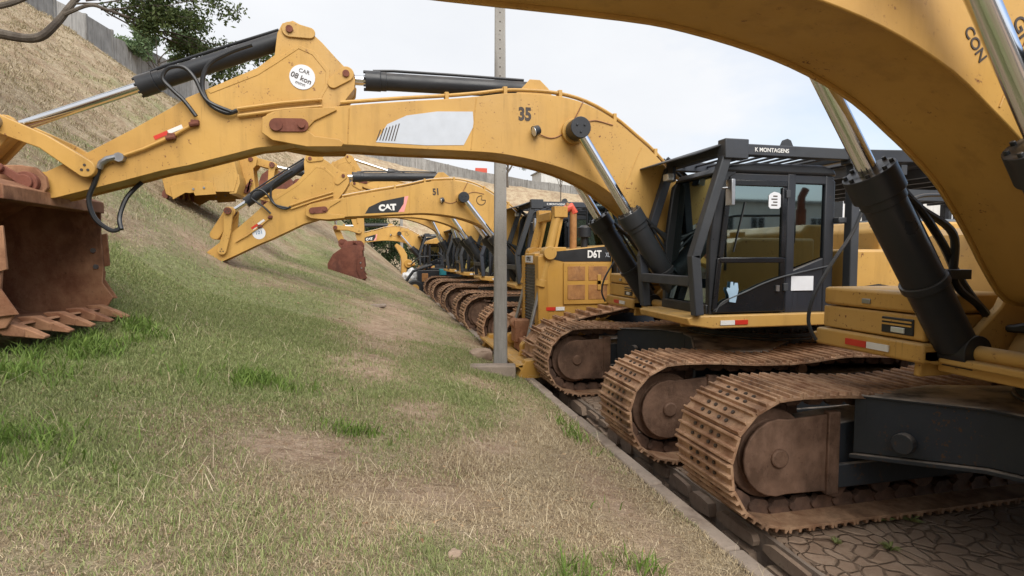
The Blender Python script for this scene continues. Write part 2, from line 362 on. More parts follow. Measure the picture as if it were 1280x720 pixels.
BARE = [(.2, 9.8, .85, 2.0), (.5, 13.5, .7, 2.5), (-.15, 7.2, .65, 1.2), (.35, 5.4, .4, .6), (-.6, 4.1, .5, .35), (.2, 3.5, .5, .25), (1.2, 7.0, .3, .5), (-2.0, 5.2, .25, .2), (-3.4, 12.5, .8, 1.2), (.9, 4.6, .35, .4), (1.6, 3.6, .2, .8)]
def bareness(x, y):
    g = 0 * x
    for a, b, rx, ry in BARE: g = np.maximum(g, np.exp(-((x - a) / rx) ** 2 - ((y - b) / ry) ** 2))
    return np.clip(g * (.35 + 1.3 * fbm(x * 3.1, y * 3.1, 66, 5)) * 1.15 - .1, 0, 1)
def terrain():
    def seq(stops):
        out = []
        for a, b, st in stops: out += list(np.arange(a, b, st))
        return np.array(sorted(set(np.round(out, 4))))
    xs = seq([(-1600, -200, 140), (-200, -40, 10), (-40, -12, .5), (-12, -4, .2), (-4, 2.05, .09), (2.1, 2.12, .02), (2.2, 4, .6), (4, 60, 1.5), (60, 220, 12), (220, 1700, 150)])
    ys = seq([(-1600, -60, 130), (-60, -6, 6), (-6, 0, .5), (0, 14, .09), (14, 30, .2), (30, 56, .4), (56, 110, 1), (110, 220, 10), (220, 1900, 150)])
    X, Y = np.meshgrid(xs, ys); Z = zof(X, Y)
    nx, ny = len(xs), len(ys)
    me = bpy.data.meshes.new('ground')
    co = np.stack([X, Y, Z], -1).reshape(-1, 3)
    idx = np.arange(nx * ny).reshape(ny, nx)
    q = np.stack([idx[:-1, :-1], idx[:-1, 1:], idx[1:, 1:], idx[1:, :-1]], -1).reshape(-1, 4)
    me.vertices.add(len(co)); me.vertices.foreach_set('co', co.ravel())
    me.loops.add(q.size); me.loops.foreach_set('vertex_index', q.ravel().astype(np.int32))
    me.polygons.add(len(q)); me.polygons.foreach_set('loop_start', np.arange(0, q.size, 4, dtype=np.int32))
    me.polygons.foreach_set('use_smooth', np.ones(len(q), bool))
    me.update(calc_edges=True)
    a = me.attributes.new('green', 'FLOAT', 'POINT'); a.data.foreach_set('value', greenness(X, Y).ravel())
    a = me.attributes.new('bare', 'FLOAT', 'POINT'); a.data.foreach_set('value', bareness(X, Y).ravel())
    m, nt, N, L, out = newmat('hillside_turf')
    tc = N.new('ShaderNodeTexCoord'); co = tc.outputs['Object']
    at = N.new('ShaderNodeAttribute'); at.attribute_name = 'green'
    straw = mix(N, L, ramp(N, L, noise(N, L, co, 7, 8, .7), .35, .65), (.42, .33, .215), (.56, .46, .32))
    straw = mix(N, L, ramp(N, L, noise(N, L, co, 1.3, 6, .65), .42, .66), straw, (.33, .23, .15))
    straw = mix(N, L, ramp(N, L, noise(N, L, co, 26, 6, .75), .5, .68), straw, (.20, .145, .09))
    gr = mix(N, L, ramp(N, L, noise(N, L, co, 12, 7, .7), .35, .65), (.20, .225, .09), (.37, .38, .19))
    gr = mix(N, L, ramp(N, L, noise(N, L, co, 33, 6, .75), .52, .66), gr, (.09, .09, .04))
    add = N.new('ShaderNodeMath'); add.operation = 'ADD'; L.new(at.outputs['Fac'], add.inputs[0])
    nn = N.new('ShaderNodeMath'); nn.operation = 'MULTIPLY_ADD'; nn.inputs[1].default_value = 1.3; nn.inputs[2].default_value = -.68
    L.new(noise(N, L, co, 4.5, 8, .75), nn.inputs[0]); L.new(nn.outputs[0], add.inputs[1])
    c = mix(N, L, ramp(N, L, add.outputs[0], .25, .75), straw, gr)
    ab = N.new('ShaderNodeAttribute'); ab.attribute_name = 'bare'
    soil = mix(N, L, ramp(N, L, noise(N, L, co, 9, 8, .75), .35, .65), (.42, .28, .19), (.66, .50, .37))
    c = mix(N, L, mul(N, L, ab.outputs['Fac'], .9), c, soil)
    # streaks of cut dry grass lying along the bank
    mp = N.new('ShaderNodeMapping'); mp.inputs['Scale'].default_value = (.9, 3.2, 2.4); mp.inputs['Rotation'].default_value = (0, 0, R(14)); L.new(co, mp.inputs[0])
    stk = noise(N, L, mp.outputs[0], 3.2, 6, .7)
    c = mix(N, L, mul(N, L, ramp(N, L, stk, .5, .66), .45), c, (.20, .14, .09))
    p = node(N, 'ShaderNodeBsdfPrincipled'); L.new(c, p.inputs['Base Color']); p.inputs['Roughness'].default_value = .95; p.inputs['Specular IOR Level'].default_value = .1
    b1 = bump(N, L, noise(N, L, co, 14, 9, .75), .9, .06); b2 = bump(N, L, stk, .8, .12, b1)
    L.new(b2, p.inputs['Normal']); L.new(p.outputs[0], out.inputs[0])
    me.materials.append(m)
    o = bpy.data.objects.new('ground', me); COL.objects.link(o); o['kind'] = 'structure'
    return o
terrain()

def blades(name, label, N_, region, hrange, wd, mats, dens_fn, seed, kind='stuff', lean=.6, cat='grass'):
    r = np.random.default_rng(seed)
    x = r.uniform(region[0], region[1], N_); y = region[2] + (region[3] - region[2]) * r.random(N_) ** region[4]
    keep = (r.random(N_) < dens_fn(x, y) * (1 - .85 * bareness(x, y))) & (uof(x, y) > .03) & ~((x > -4.4) & (x < -2.98) & (y > 5.4) & (y < 7.3))
    x = x[keep]; y = y[keep]; n = len(x); z = zof(x, y)
    d = np.hypot(x, y)
    a = r.uniform(0, 2 * np.pi, n); h = r.uniform(*hrange, n) * (0.6 + .8 * fbm(x * 1.7, y * 1.7, 5)); w = wd * (1 + d * .16) * r.uniform(.6, 1.3, n)
    ln = r.uniform(.15, 1, n) * lean * 1.6; b = r.uniform(0, 2 * np.pi, n)
    dx, dy = np.cos(a) * w / 2, np.sin(a) * w / 2
    tx, ty = np.cos(b) * ln * h, np.sin(b) * ln * h
    base = np.stack([x, y, z - .01], -1)
    V = np.zeros((n, 5, 3))
    V[:, 0] = base + np.stack([-dx, -dy, 0 * x], -1); V[:, 1] = base + np.stack([dx, dy, 0 * x], -1)
    mid = base + np.stack([tx * .35, ty * .35, h * .6], -1)
    V[:, 2] = mid + np.stack([dx, dy, 0 * x], -1) * .75; V[:, 3] = mid - np.stack([dx, dy, 0 * x], -1) * .75
    V[:, 4] = base + np.stack([tx, ty, h * np.sqrt(np.maximum(.05, 1 - .5 * ln ** 2))], -1)
    me = bpy.data.meshes.new(name); me.vertices.add(n * 5); me.vertices.foreach_set('co', V.ravel())
    o5 = (np.arange(n) * 5)[:, None]
    li = np.concatenate([o5 + np.array([[0, 1, 2, 3]]), o5 + np.array([[3, 2, 4]])], 1).astype(np.int32)
    me.loops.add(n * 7); me.loops.foreach_set('vertex_index', li.ravel())
    ls = np.stack([np.arange(n) * 7, np.arange(n) * 7 + 4], -1).ravel().astype(np.int32)
    me.polygons.add(n * 2); me.polygons.foreach_set('loop_start', ls); me.update(calc_edges=True)
    t = me.attributes.new('tone', 'FLOAT', 'POINT'); t.data.foreach_set('value', np.repeat(r.random(n), 5))
    me.materials.append(mats)
    o = bpy.data.objects.new(name, me); COL.objects.link(o)
    tag(o, label, cat, None, kind); return o
gmat = leafmat('grass_green', (.17, .215, .07), (.38, .41, .18), .2)
smat = leafmat('grass_straw', (.36, .27, .16), (.62, .52, .35), .15)
def falloff(x, y): return np.clip(1.3 / (1 + (np.hypot(x, y) / 5.5) ** 1.5), 0, 1)
blades('grass', 'short green grass growing in uneven patches on the bank', 520000, (-13, 2.1, .9, 26, 1.5), (.022, .075), .0038, gmat, lambda x, y: falloff(x, y) * np.clip(greenness(x, y) * 1.35 - .12, 0, 1), 11)
blades('grass', 'dry straw coloured cut grass lying over the bank', 460000, (-13, 2.08, .9, 26, 1.5), (.018, .055), .003, smat, lambda x, y: falloff(x, y) * np.clip(.95 - greenness(x, y), .12, .8), 12, lean=1.15)
blades('grass', 'fine green blades thickly grown in the near turf', 560000, (-3.8, 2.1, .9, 9.5, 1.35), (.018, .06), .0032, gmat, lambda x, y: np.clip(greenness(x, y) * 1.25 - .1, 0, 1) * .8, 21)
blades('grass', 'fine dry blades matted over the near turf', 520000, (-3.6, 2.08, .9, 9.5, 1.35), (.012, .045), .0026, smat, lambda x, y: np.clip(1.0 - greenness(x, y), .15, .85) * .85, 22, lean=1.25)
blades('tussocks', 'coarse dry and green tussocks roughening the steep bank', 330000, (-23, -3.5, 5, 75, 1.4), (.05, .15), .0042, leafmat('tussock', (.26, .22, .12), (.50, .41, .28), .15), lambda x, y: (fbm(x * 1.9, y * 1.9, 55) > .47) * np.clip((uof(x, y) - 5) / 3, 0, 1) * .9, 23, lean=1.1)
blades('leaf_litter', 'small brown fallen leaves and scraps among the grass', 5200, (-3.4, 2.08, 1.0, 11, 1.4), (.012, .03), .016, leafmat('litter', (.20, .10, .05), (.50, .34, .20), .1), lambda x, y: (fbm(x * 2, y * 2, 78) > .5) * .8, 24, lean=2.2)
blades('dry_stems', 'long loose dry stems scattered over the cut grass', 5000, (-3, 2.1, 1.2, 8, 1.6), (.08, .2), .0024, leafmat('stems', (.42, .33, .2), (.7, .6, .42), .1), lambda x, y: np.clip(1 - greenness(x, y) * .8, .1, 1) * (fbm(x * 3, y * 3, 90) > .45), 17, lean=1.6)
tuft = [(-2.75, 6.0, .4, .8), (-2.9, 5.6, .35, .4), (-2.6, 6.7, .3, .5), (-3.0, 4.9, .7, .35), (-2.2, 3.6, .5, .4), (-2.1, 2.4, .4, .5), (.9, 2.55, .18, .16), (1.35, 2.7, .14, .13), (.55, 2.1, .15, .12), (1.78, 8.2, .22, .12), (1.85, 5.2, .1, .5), (-.2, 4.5, .3, .2), (1.45, 3.5, .1, .12), (-1.2, 5.6, .5, .3)]
def tuftd(x, y):
    g = 0 * x
    for a, b, rx, ry in tuft: g = np.maximum(g, np.exp(-(((x - a) / rx) ** 2 + ((y - b) / ry) ** 2) * 1.5))
    return g ** 1.3 * .55 * (fbm(x * 5, y * 5, 44) > .42)
blades('tall_grass', 'taller fresh green grass tufts around the rusty bucket teeth', 230000, (-4, 2.1, 1.5, 9, 1), (.07, .17), .006, leafmat('tuft_green', (.10, .17, .03), (.24, .34, .08), .25), tuftd, 13, lean=.8)

# pavement, kerb, channel
def pavement():
    m, nt, N, L, out = newmat('stone_pavers')
    tc = N.new('ShaderNodeTexCoord'); co = tc.outputs['Object']
    wv = N.new('ShaderNodeVectorMath'); wv.operation = 'MULTIPLY_ADD'
    ntx = N.new('ShaderNodeTexNoise'); ntx.inputs['Scale'].default_value = 2.5; L.new(co, ntx.inputs['Vector'])
    L.new(ntx.outputs['Color'], wv.inputs[0]); wv.inputs[1].default_value = (.3, .3, 0); L.new(co, wv.inputs[2])
    vo = N.new('ShaderNodeTexVoronoi'); vo.feature = 'DISTANCE_TO_EDGE'; vo.inputs['Scale'].default_value = 7.6; vo.inputs['Randomness'].default_value = .75; L.new(wv.outputs[0], vo.inputs['Vector'])
    vc = N.new('ShaderNodeTexVoronoi'); vc.inputs['Scale'].default_value = 7.6; vc.inputs['Randomness'].default_value = .75; L.new(wv.outputs[0], vc.inputs['Vector'])
    sp = N.new('ShaderNodeSeparateColor'); L.new(vc.outputs['Color'], sp.inputs[0])
    c = mix(N, L, sp.outputs[0], (.33, .23, .165), (.45, .335, .25))
    c = mix(N, L, ramp(N, L, noise(N, L, co, 9, 8, .7), .35, .7), c, (.29, .195, .135))
    c = mix(N, L, ramp(N, L, noise(N, L, co, .8, 6, .6), .4, .65), c, (.40, .30, .225))
    j = ramp(N, L, vo.outputs['Distance'], .012, .05, (1, 1, 1, 1), (0, 0, 0, 1))
    jn = mul(N, L, j, ramp(N, L, noise(N, L, co, 3.5, 7, .75), .42, .58))
    c = mix(N, L, jn, c, (.21, .15, .105))
    c = mix(N, L, ramp(N, L, noise(N, L, co, 60, 3), .62, .72), c, (.42, .34, .26))
    p = node(N, 'ShaderNodeBsdfPrincipled'); L.new(c, p.inputs['Base Color']); p.inputs['Roughness'].default_value = .9; p.inputs['Specular IOR Level'].default_value = .2
    h = ramp(N, L, vo.outputs['Distance'], .0, .08)
    b = bump(N, L, noise(N, L, co, 25, 8, .7), .5, .02, bump(N, L, h, .8, .03)); L.new(b, p.inputs['Normal'])
    L.new(p.outputs[0], out.inputs[0])
    xs = np.array(list(np.arange(2.72, 6, .08)) + list(np.arange(6, 30, 1.)) + [60, 200, 1500]); ys = np.array([-1500, -200, -20] + list(np.arange(-4, 7, .1)) + list(np.arange(7, 76.5, 1.)))
    X, Y = np.meshgrid(xs, ys); Z = (fbm(X * 1.2, Y * 1.2, 71) - .5) * .05 + (fbm(X * 5, Y * 5, 72) - .5) * .02 - .01
    Z[:, xs > 30] = 0
    X = X + (fbm(Y * 2.3, Y * 0 + .5, 75) - .5) * .1 * (X < 2.75)
    v = [tuple(p) for p in np.stack([X, Y, Z], -1).reshape(-1, 3)]; nx = len(xs); ny = len(ys)
    f = [(j * nx + i, j * nx + i + 1, (j + 1) * nx + i + 1, (j + 1) * nx + i) for j in range(ny - 1) for i in range(nx - 1)]
    b0 = len(v)
    for j in range(ny): v.append((X[j, 0] + .03, ys[j], -.45))
    for j in range(ny - 1): f.append((j * nx, (j + 1) * nx, b0 + j + 1, b0 + j))
    me = bpy.data.meshes.new('pavement'); me.from_pydata(v, [], f); me.materials.append(m)
    o = bpy.data.objects.new('pavement', me); COL.objects.link(o); o['kind'] = 'structure'
    for p in me.polygons: p.use_smooth = True
pavement()

def kerb():
    b = MB(); y = -30.
    r = random.Random(3)
    while y < 62:
        ln = r.uniform(.9, 1.05) if 0 < y < 20 else 3
        dx = r.uniform(-.015, .015); dz = r.uniform(-.012, .012); w = .125
        b.box(2.07 + dx, 2.07 + w + dx, y + .006, y + ln - .006, -.5, .165 + dz); y += ln
    o = link('kerb', b, 'kerb', None, .018); o['kind'] = 'structure'
    b = MB(); y = -4.
    st = MB()
    while y < 34:           # masonry face under the paving edge
        ln = r.uniform(.3, .6); z0 = -.42
        while z0 < -.06:
            hh = r.uniform(.16, .3); z1 = min(z0 + hh, -.035)
            e = r.uniform(.0, .035); n = 7; cy, cz = y + ln / 2, (z0 + z1) / 2
            o_ = [(cy + (ln / 2 - .022) * max(-1, min(1, 1.25 * math.cos(t))) * r.uniform(.88, 1), cz + ((z1 - z0) / 2 - .014) * max(-1, min(1, 1.25 * math.sin(t))) * r.uniform(.88, 1)) for t in [k * 2 * math.pi / 9 + .3 for k in range(9)]]
            st.xprism(o_, 2.655 - e, 2.8); z0 = z1 + .01
        y += ln + .01
    o = link('channel_stones', st, 'stone', None, .02); o['kind'] = 'structure'; o.name = 'drain_channel_wall'
    b = MB().box(2.69, 2.78, -30, 60, -.45, -.03); o = link('drain_channel_mortar', b, 'kerb'); o['kind'] = 'structure'
    b = MB().box(2.2, 2.7, -30, 60, -.5, -.405); o = link('drain_channel_floor', b, 'channel'); o['kind'] = 'structure'
kerb()

# ------------------------------------------------------------------ excavator
CX = 4.7            # design centre; local x = X - CX, front faces -x
def lx(pts): return [(x - CX, z) for x, z in pts]
def circ(c, r, n=14, a0=0, a1=360): return [(c[0] + r * math.cos(R(a0 + (a1 - a0) * k / n)), c[1] + r * math.sin(R(a0 + (a1 - a0) * k / n))) for k in range(n + (a1 - a0 != 360))]

def track_path(loop, step):
    pts = [Vector((x, z)) for x, z in loop]; pts.append(pts[0]); out = []
    L_ = sum((pts[i + 1] - pts[i]).length for i in range(len(pts) - 1)); n = round(L_ / step); st = L_ / n
    d = 0; i = 0; acc = 0
    for k in range(n):
        t = k * st
        while acc + (pts[i + 1] - pts[i]).length < t: acc += (pts[i + 1] - pts[i]).length; i += 1
        out.append(pts[i].lerp(pts[i + 1], (t - acc) / (pts[i + 1] - pts[i]).length))
    return out, st

def shoes(mb, loop, yc, w, step=.19, th=.02, gr=.026, ngr=3, holes=None):
    P, st = track_path(loop, step); n = len(P)
    cen = sum(P, Vector((0, 0))) / n
    for k in range(n):
        a, c = P[k], P[(k + 1) % n]
        d = (c - a).normalized(); nn = Vector((d.y, -d.x)); m = (a + c) / 2
        if nn.dot(m - cen) < 0: nn = -nn
        jy = random.uniform(-.006, .006)
        prof = [(-st * .52, 0), (-st * .52, th)]
        for g in range(ngr):
            cx = -st * .42 + g * st * .84 / (ngr - 1) if ngr > 1 else -st * .3
            prof += [(cx - .014, th), (cx - .008, th + gr), (cx + .008, th + gr), (cx + .014, th)]
        prof += [(st * .47, th), (st * .47, 0)]
        o = [(m.x + d.x * s + nn.x * h, m.y + d.y * s + nn.y * h) for s, h in prof]
        mb.prism(o, yc - w / 2 + jy, yc + w / 2 + jy)
        if holes is not None:
            for hy in (-.15, -.06, .06, .15):
                for hx in (-st * .2, st * .2):
                    q = m + d * hx + nn * (th - .002); holes.cyl((q.x, yc + hy, q.y), (q.x + nn.x * .014, yc + hy, q.y + nn.y * .014), .015, n=6)
    return P, st

def chain(mb, P, st, yc, off, hgt, w=.05):
    n = len(P); cen = sum(P, Vector((0, 0))) / n
    for k in range(n):
        a, c = P[k], P[(k + 1) % n]; d = (c - a).normalized(); nn = Vector((-d.y, d.x)); m = (a + c) / 2
        if nn.dot(m - cen) > 0: nn = -nn
        for s in (-1, 1):
            prof = [(-st * .45, 0), (-st * .5, hgt * .5), (-st * .25, hgt), (st * .25, hgt), (st * .5, hgt * .5), (st * .45, 0)]
            o = [(m.x + d.x * q + nn.x * h, m.y + d.y * q + nn.y * h) for q, h in prof]
            mb.prism(o, yc + s * off - w / 2, yc + s * off + w / 2)
        p = a + nn * hgt * .5; mb.cyl((p.x, yc - off - w * .9, p.y), (p.x, yc + off + w * .9, p.y), .028, n=8)

def make_base(root):
    """undercarriage, deck, cab and housings, in machine-local metres"""
    for s in (-1, 1):
        yc = s * 1.3
        ro = .465; loop = circ((-1.98, .50), ro, 10, 270, 90)[::-1] if False else []
        front = [(-2.0 + ro * math.cos(R(a)), .455 + (ro - .01) * math.sin(R(a))) for a in range(270, 89, -15)]
        rear = [(2.0 + ro * math.cos(R(a)), .455 + (ro - .01) * math.sin(R(a))) for a in range(90, -91, -15)]
        top = [(-1.6, .90), (-1.2, .865), (-.8, .85), (-.45, .865), (-.1, .90), (.3, .885), (.7, .85), (1.1, .87), (1.5, .90)]
        bot = [(x, .0) for x in np.linspace(1.7, -1.7, 9)]
        loop = [(x, z + .03) for x, z in front + top + rear + bot]
        t = MB(); hb = MB(); P, st = shoes(t, [(x, z) for x, z in loop], yc, .70, holes=hb)
        t.v = [(x, y, z) for x, y, z in t.v]
        track = link('track', t, 'track', root, .004)
        tag(link('shoe_holes', hb, 'ink', track, ang=0), None, None, None, 'stuff')  # dark plugs: the shade inside open bolt holes put in as colour
        c = MB(); chain(c, [p for p in P], st, yc, .11, .1); link('chain', c, 'chain', track)
        i = MB(); i.cyl((-2.0, yc - .12, .485), (-2.0, yc + .12, .485), .335, n=36).cyl((-2.0, yc - .135, .485), (-2.0, yc + .135, .485), .27, n=32)
        i.cyl((-2.0, yc - .25, .485), (-2.0, yc + .25, .485), .07, n=16)
        link('idler', i, 'idler', track, .012)
        i = MB(); n = 22; o = []
        for k in range(n * 2): rr = .40 if k % 2 else .33; a = k * math.pi / n; o.append((1.98 + rr * math.cos(a), .52 + rr * math.sin(a)))
        i.prism(o, yc - .04, yc + .04).cyl((1.98, yc - .2, .52), (1.98, yc + .2, .52), .24, n=24); link('sprocket', i, 'chain', track)
        f = MB(); f.prism([(-1.75, .36), (1.7, .36), (1.75, .62), (1.45, .74), (-.9, .72), (-1.3, .70), (-1.78, .66)], yc - .17, yc + .17)
        f.box(-1.5, 1.5, yc - .24, yc - .2, .22, .4).box(-1.5, 1.5, yc + .2, yc + .24, .22, .4)
        link('track_frame', f, 'frame_dark', track, .01)
        for q in (-1, 1): link('idler_guard', MB().prism(circ((-2.0, .485), .285, 12, 75, 285) + [(-1.56, .20), (-1.56, .78)], yc + q * .20, yc + q * .225).prism([(-1.60, .18), (-1.50, .18), (-1.50, .80), (-1.60, .80)], yc + q * .19, yc + q * .25), 'idler', track, .008)
        for x in np.linspace(-1.45, 1.45, 8):
            link('roller', MB().cyl((x, yc - .17, .22), (x, yc + .17, .22), .1, n=14).cyl((x, yc - .06, .22), (x, yc + .06, .22), .075, n=10), 'chain', track)
        for x in (-.45, .85):
            link('carrier_roller', MB().cyl((x, yc - .16, .79), (x, yc + .16, .79), .055, n=14), 'idler', track)
    # X shaped car body
    b = MB()
    for sx in (-1, 1):
        for sy in (-1, 1):
            o = [(.0 * sx, .15 * sy), (.95 * sx, 0), (1.05 * sx, .35 * sy), (1.42 * sx, 1.02 * sy), (.62 * sx, 1.14 * sy), (0, .75 * sy)]
            vs = []
            zt = [.98, .98, .98, .93, .93, .98]; zb = [.56, .62, .6, .5, .5, .52]
            vs = [(x, y, z) for (x, y), z in zip(o, zb)] + [(x, y, z) for (x, y), z in zip(o, zt)]
            n = 6; b.add(vs, [tuple(range(n)), tuple(range(n, 2 * n))] + [(i, (i + 1) % n, n + (i + 1) % n, n + i) for i in range(n)])
            # flange of the lower plate
            e = [(x * 1.025, y * 1.0) for x, y in o]
            vs = [(x, y, z - .04) for (x, y), z in zip(e, zb)] + [(x, y, z - .005) for (x, y), z in zip(e, zb)]
            b.add(vs, [tuple(range(n)), tuple(range(n, 2 * n))] + [(i, (i + 1) % n, n + (i + 1) % n, n + i) for i in range(n)])
    b.cyl((0, 0, .5), (0, 0, 1.0), .8, n=40)
    cb = link('car_body', b, 'frame_dark', root, .008)
    for sx in (-1, 1):
        for sy in (-1, 1):
            link('cover_plate', MB().cyl((1.28 * sx, .72 * sy, .66), (1.34 * sx, .70 * sy, .66), .0 + .07, n=16), 'frame_dark', cb, .004)
            link('weld', MB().tube([(.98 * sx, .02 * sy, .975), (1.07 * sx, .36 * sy, .975), (1.43 * sx, 1.02 * sy, .925)], .012, 6), 'frame_dark', cb)
    b = MB().cyl((0, 0, 1.0), (0, 0, 1.21), .7, n=48).cyl((0, 0, 1.005), (0, 0, 1.05), .78, n=48)
    for k in range(32):
        a = k * math.pi / 16; b.cyl((.74 * math.cos(a), .74 * math.sin(a), 1.05), (.74 * math.cos(a), .74 * math.sin(a), 1.09), .025, n=6)
    link('slew_ring', b, 'frame_dark', root)
    # deck
    b = MB(); b.box(-1.25, 2.0, -.55, .55, 1.19, 1.30)
    b.box(-1.31, 2.0, -.46, .5, 1.255, 1.302)
    b.prism([(-1.76, 1.28), (-1.50, 1.24), (2.1, 1.24), (2.1, 1.37), (-1.70, 1.37), (-1.78, 1.35)], -1.45, -.40)
    b.prism([(-1.42, 1.27), (-1.3, 1.24), (2.1, 1.24), (2.1, 1.34), (-1.42, 1.34)], .50, 1.45)
    for s in (-1, 1):   # boom foot brackets
        b.prism([(-1.22, 1.27), (.1, 1.27), (.05, 1.6), (-.35, 2.02), (-.72, 2.02), (-.95, 1.62), (-1.18, 1.42)], s * .42 - .03, s * .42 + .03)
        b.prism([(-1.36, 1.15), (-1.08, 1.15), (-1.02, 1.38), (-1.2, 1.47), (-1.34, 1.4)], s * .60 - .025, s * .60 + .025)
    b.cyl((-1.2, -.64, 1.34), (-1.2, .64, 1.34), .05).cyl((-.65, -.47, 1.8), (-.65, .47, 1.8), .075)
    b.prism([(-.95, 1.3), (-.2, 1.3), (-.3, 1.5), (-.8, 1.5)], -.38, .38)
    deck = link('deck', b, 'yellow', root, .012)
    for x in (-1.42, .02, 1.4):
        link('reflector', MB().box(x, x + .16, -1.458, -1.449, 1.275, 1.32), 'white', deck); link('reflector', MB().box(x + .165, x + .31, -1.458, -1.449, 1.275, 1.32), 'red', deck)
    # counterweight, engine housing, tanks
    o = [(2.35, -1.42), (2.9, -1.3), (3.15, -.9), (3.25, 0), (3.15, .9), (2.9, 1.3), (2.35, 1.42), (2.1, 1.42), (2.1, -1.42)]
    link('counterweight', MB().zprism(o, 1.15, 2.28), 'yellow', root, .05)
    h = link('engine_housing', MB().prism([(.85, 1.37), (2.09, 1.37), (2.09, 2.25), (2.0, 2.36), (.95, 2.36), (.85, 2.25)], -1.1, 1.1), 'yellow', root, .03)
    h2 = link('side_door', MB().box(.12, 2.08, -1.42, -.98, 1.37, 2.03), 'yellow', root, .03)
    crv = [(.13, 1.62), (.5, 1.66), (.9, 1.60), (1.3, 1.48), (1.3, 1.40), (.13, 1.40)]
    link('stripe', MB().prism(crv, -1.428, -1.421), 'black', h2)
    link('exhaust', MB().cyl((1.35, .5, 2.36), (1.35, .5, 2.62), .07).tube([(1.35, .5, 2.6), (1.35, .5, 2.8), (1.42, .5, 2.92)], .055, 12), 'rust_dark', root)
    # right hand side: storage box, tank
    b = MB(); b.box(-1.4, -.75, .52, 1.36, 1.565, 1.70); st_ = link('storage_box', b, 'yellow', root, .022)
    link('box_face', MB().box(-1.39, -.75, .53, 1.37, 1.388, 1.556), 'yellow', st_, .014)
    link('box_sill', MB().box(-1.43, -.7, .50, 1.40, 1.25, 1.381), 'yellow', st_, .018)
    link('lamp_recess', MB().box(-1.399, -1.35, .60, .84, 1.415, 1.525), 'black', st_, .006)
    link('lamp', MB().box(-1.408, -1.36, .66, .76, 1.425, 1.462), 'lamp', st_, .004)
    for zz in (1.472, 1.497): link('louvre', MB().box(-1.406, -1.37, .61, .83, zz, zz + .012), 'yellow', st_)
    link('latch', MB().box(-1.41, -1.385, .93, 1.0, 1.60, 1.635), 'steel', st_, .004)
    link('reflector', MB().box(-1.442, -1.431, .92, 1.10, 1.29, 1.335), 'red', st_); link('reflector', MB().box(-1.442, -1.431, .74, .915, 1.29, 1.335), 'white', st_)
    t = link('tank', MB().prism([(-.7, 1.34), (.85, 1.34), (.85, 2.16), (-.30, 2.16), (-.42, 2.1), (-.7, 1.55)], .60, 1.36), 'yellow', root, .035)
    link('tank_step', MB().prism([(-.74, 1.4), (-.5, 1.4), (-.3, 1.8), (-.3, 2.05), (-.5, 2.05), (-.74, 1.7)], .52, .59).box(-.5, -.2, .62, .95, 2.165, 2.19), 'yellow', t, .008)
    link('filler', MB().cyl((-.05, .9, 2.16), (-.05, .9, 2.25), .1), 'yellow', t, .008)
    r_ = MB().tube(spline([(-1.46, 1.36, 1.28), (-1.5, 1.4, 1.42), (-1.46, 1.4, 1.62), (-1.3, 1.4, 1.88), (-1.1, 1.4, 2.15), (-.95, 1.4, 2.5), (-.88, 1.4, 2.62)]), .014)
    r_.tube(spline([(-.55, 1.38, 1.75), (-.55, 1.38, 2.3), (-.5, 1.38, 2.42), (-.1, 1.38, 2.44), (.4, 1.38, 2.44), (.5, 1.38, 2.35), (.5, 1.38, 2.1)]), .016)
    link('handrail', r_, 'black', root)
    # cab
    y0, y1 = -1.37, -.42; zb, zt = 1.37, 2.88
    c = MB()
    for y in (y0, y1):
        yy = (y, y + .07) if y == y0 else (y - .07, y)
        c.prism([(-1.50, zb), (-1.42, zb), (-1.30, 2.74), (-1.22, 2.78), (-1.22, 2.86), (-1.32, 2.84), (-1.41, 2.74), (-1.5, 2.1)], *yy)      # A post
        c.prism([(-.62, zb), (-.52, zb), (-.52, 2.80), (-.62, 2.80)], *yy)
        c.prism([(-.16, zb), (-.04, zb), (-.04, 2.74), (-.16, 2.80)], *yy)
        c.prism([(-1.29, 2.70), (-.05, 2.70), (-.05, 2.79), (-1.29, 2.79)], yy[0] + .005, yy[1] - .005)
    c.prism([(-.62, zb), (-.04, zb), (-.04, 1.98), (-.62, 1.78)], y0 + .01, y0 + .06)
    c.prism([(-1.46, zb), (-.04, zb), (-.04, 1.5), (-1.46, 1.5)], y1 - .06, y1 - .01)
    c.box(-.1, -.04, y0 + .02, y1 - .02, zb, 1.95).box(-1.52, -1.46, y0 + .02, y1 - .02, zb, 1.47).box(-1.44, -1.38, y0 + .05, y1 - .05, 1.72, 1.77)
    c.box(-1.46, -.06, y0 + .02, y1 - .02, zb, zb + .05)
    cab = link('cab', c, 'black', root, .012)
    ro_ = link('roof', MB().prism([(-1.38, 2.79), (-1.30, 2.87), (-1.0, 2.90), (-.2, 2.90), (-.06, 2.86), (-.02, 2.79)], y0 - .01, y1 + .01), 'black', cab, .03)
    d = MB(); d.prism([(-1.47, 1.39), (-.64, 1.39), (-.64, 1.76), (-.9, 1.68), (-1.1, 1.60), (-1.30, 1.52), (-1.46, 1.42)], y0 - .025, y0 + .02)
    d.prism([(-1.475, 1.42), (-1.42, 1.42), (-1.37, 1.94), (-1.425, 1.94)], y0 - .022, y0 + .018).box(-.70, -.64, y0 - .022, y0 + .018, 1.72, 1.94).prism([(-1.40, 1.89), (-.66, 1.89), (-.66, 1.945), (-1.40, 1.945)], y0 - .027, y0 + .022)
    d.prism([(-1.42, 1.94), (-1.36, 1.94), (-1.275, 2.655), (-1.335, 2.655)], y0 - .025, y0 + .02).box(-.70, -.64, y0 - .025, y0 + .02, 1.946, 2.655).prism([(-1.33, 2.66), (-.64, 2.66), (-.64, 2.72), (-1.33, 2.72)], y0 - .025, y0 + .02)
    door = link('door', d, 'black_gloss', cab, .008)
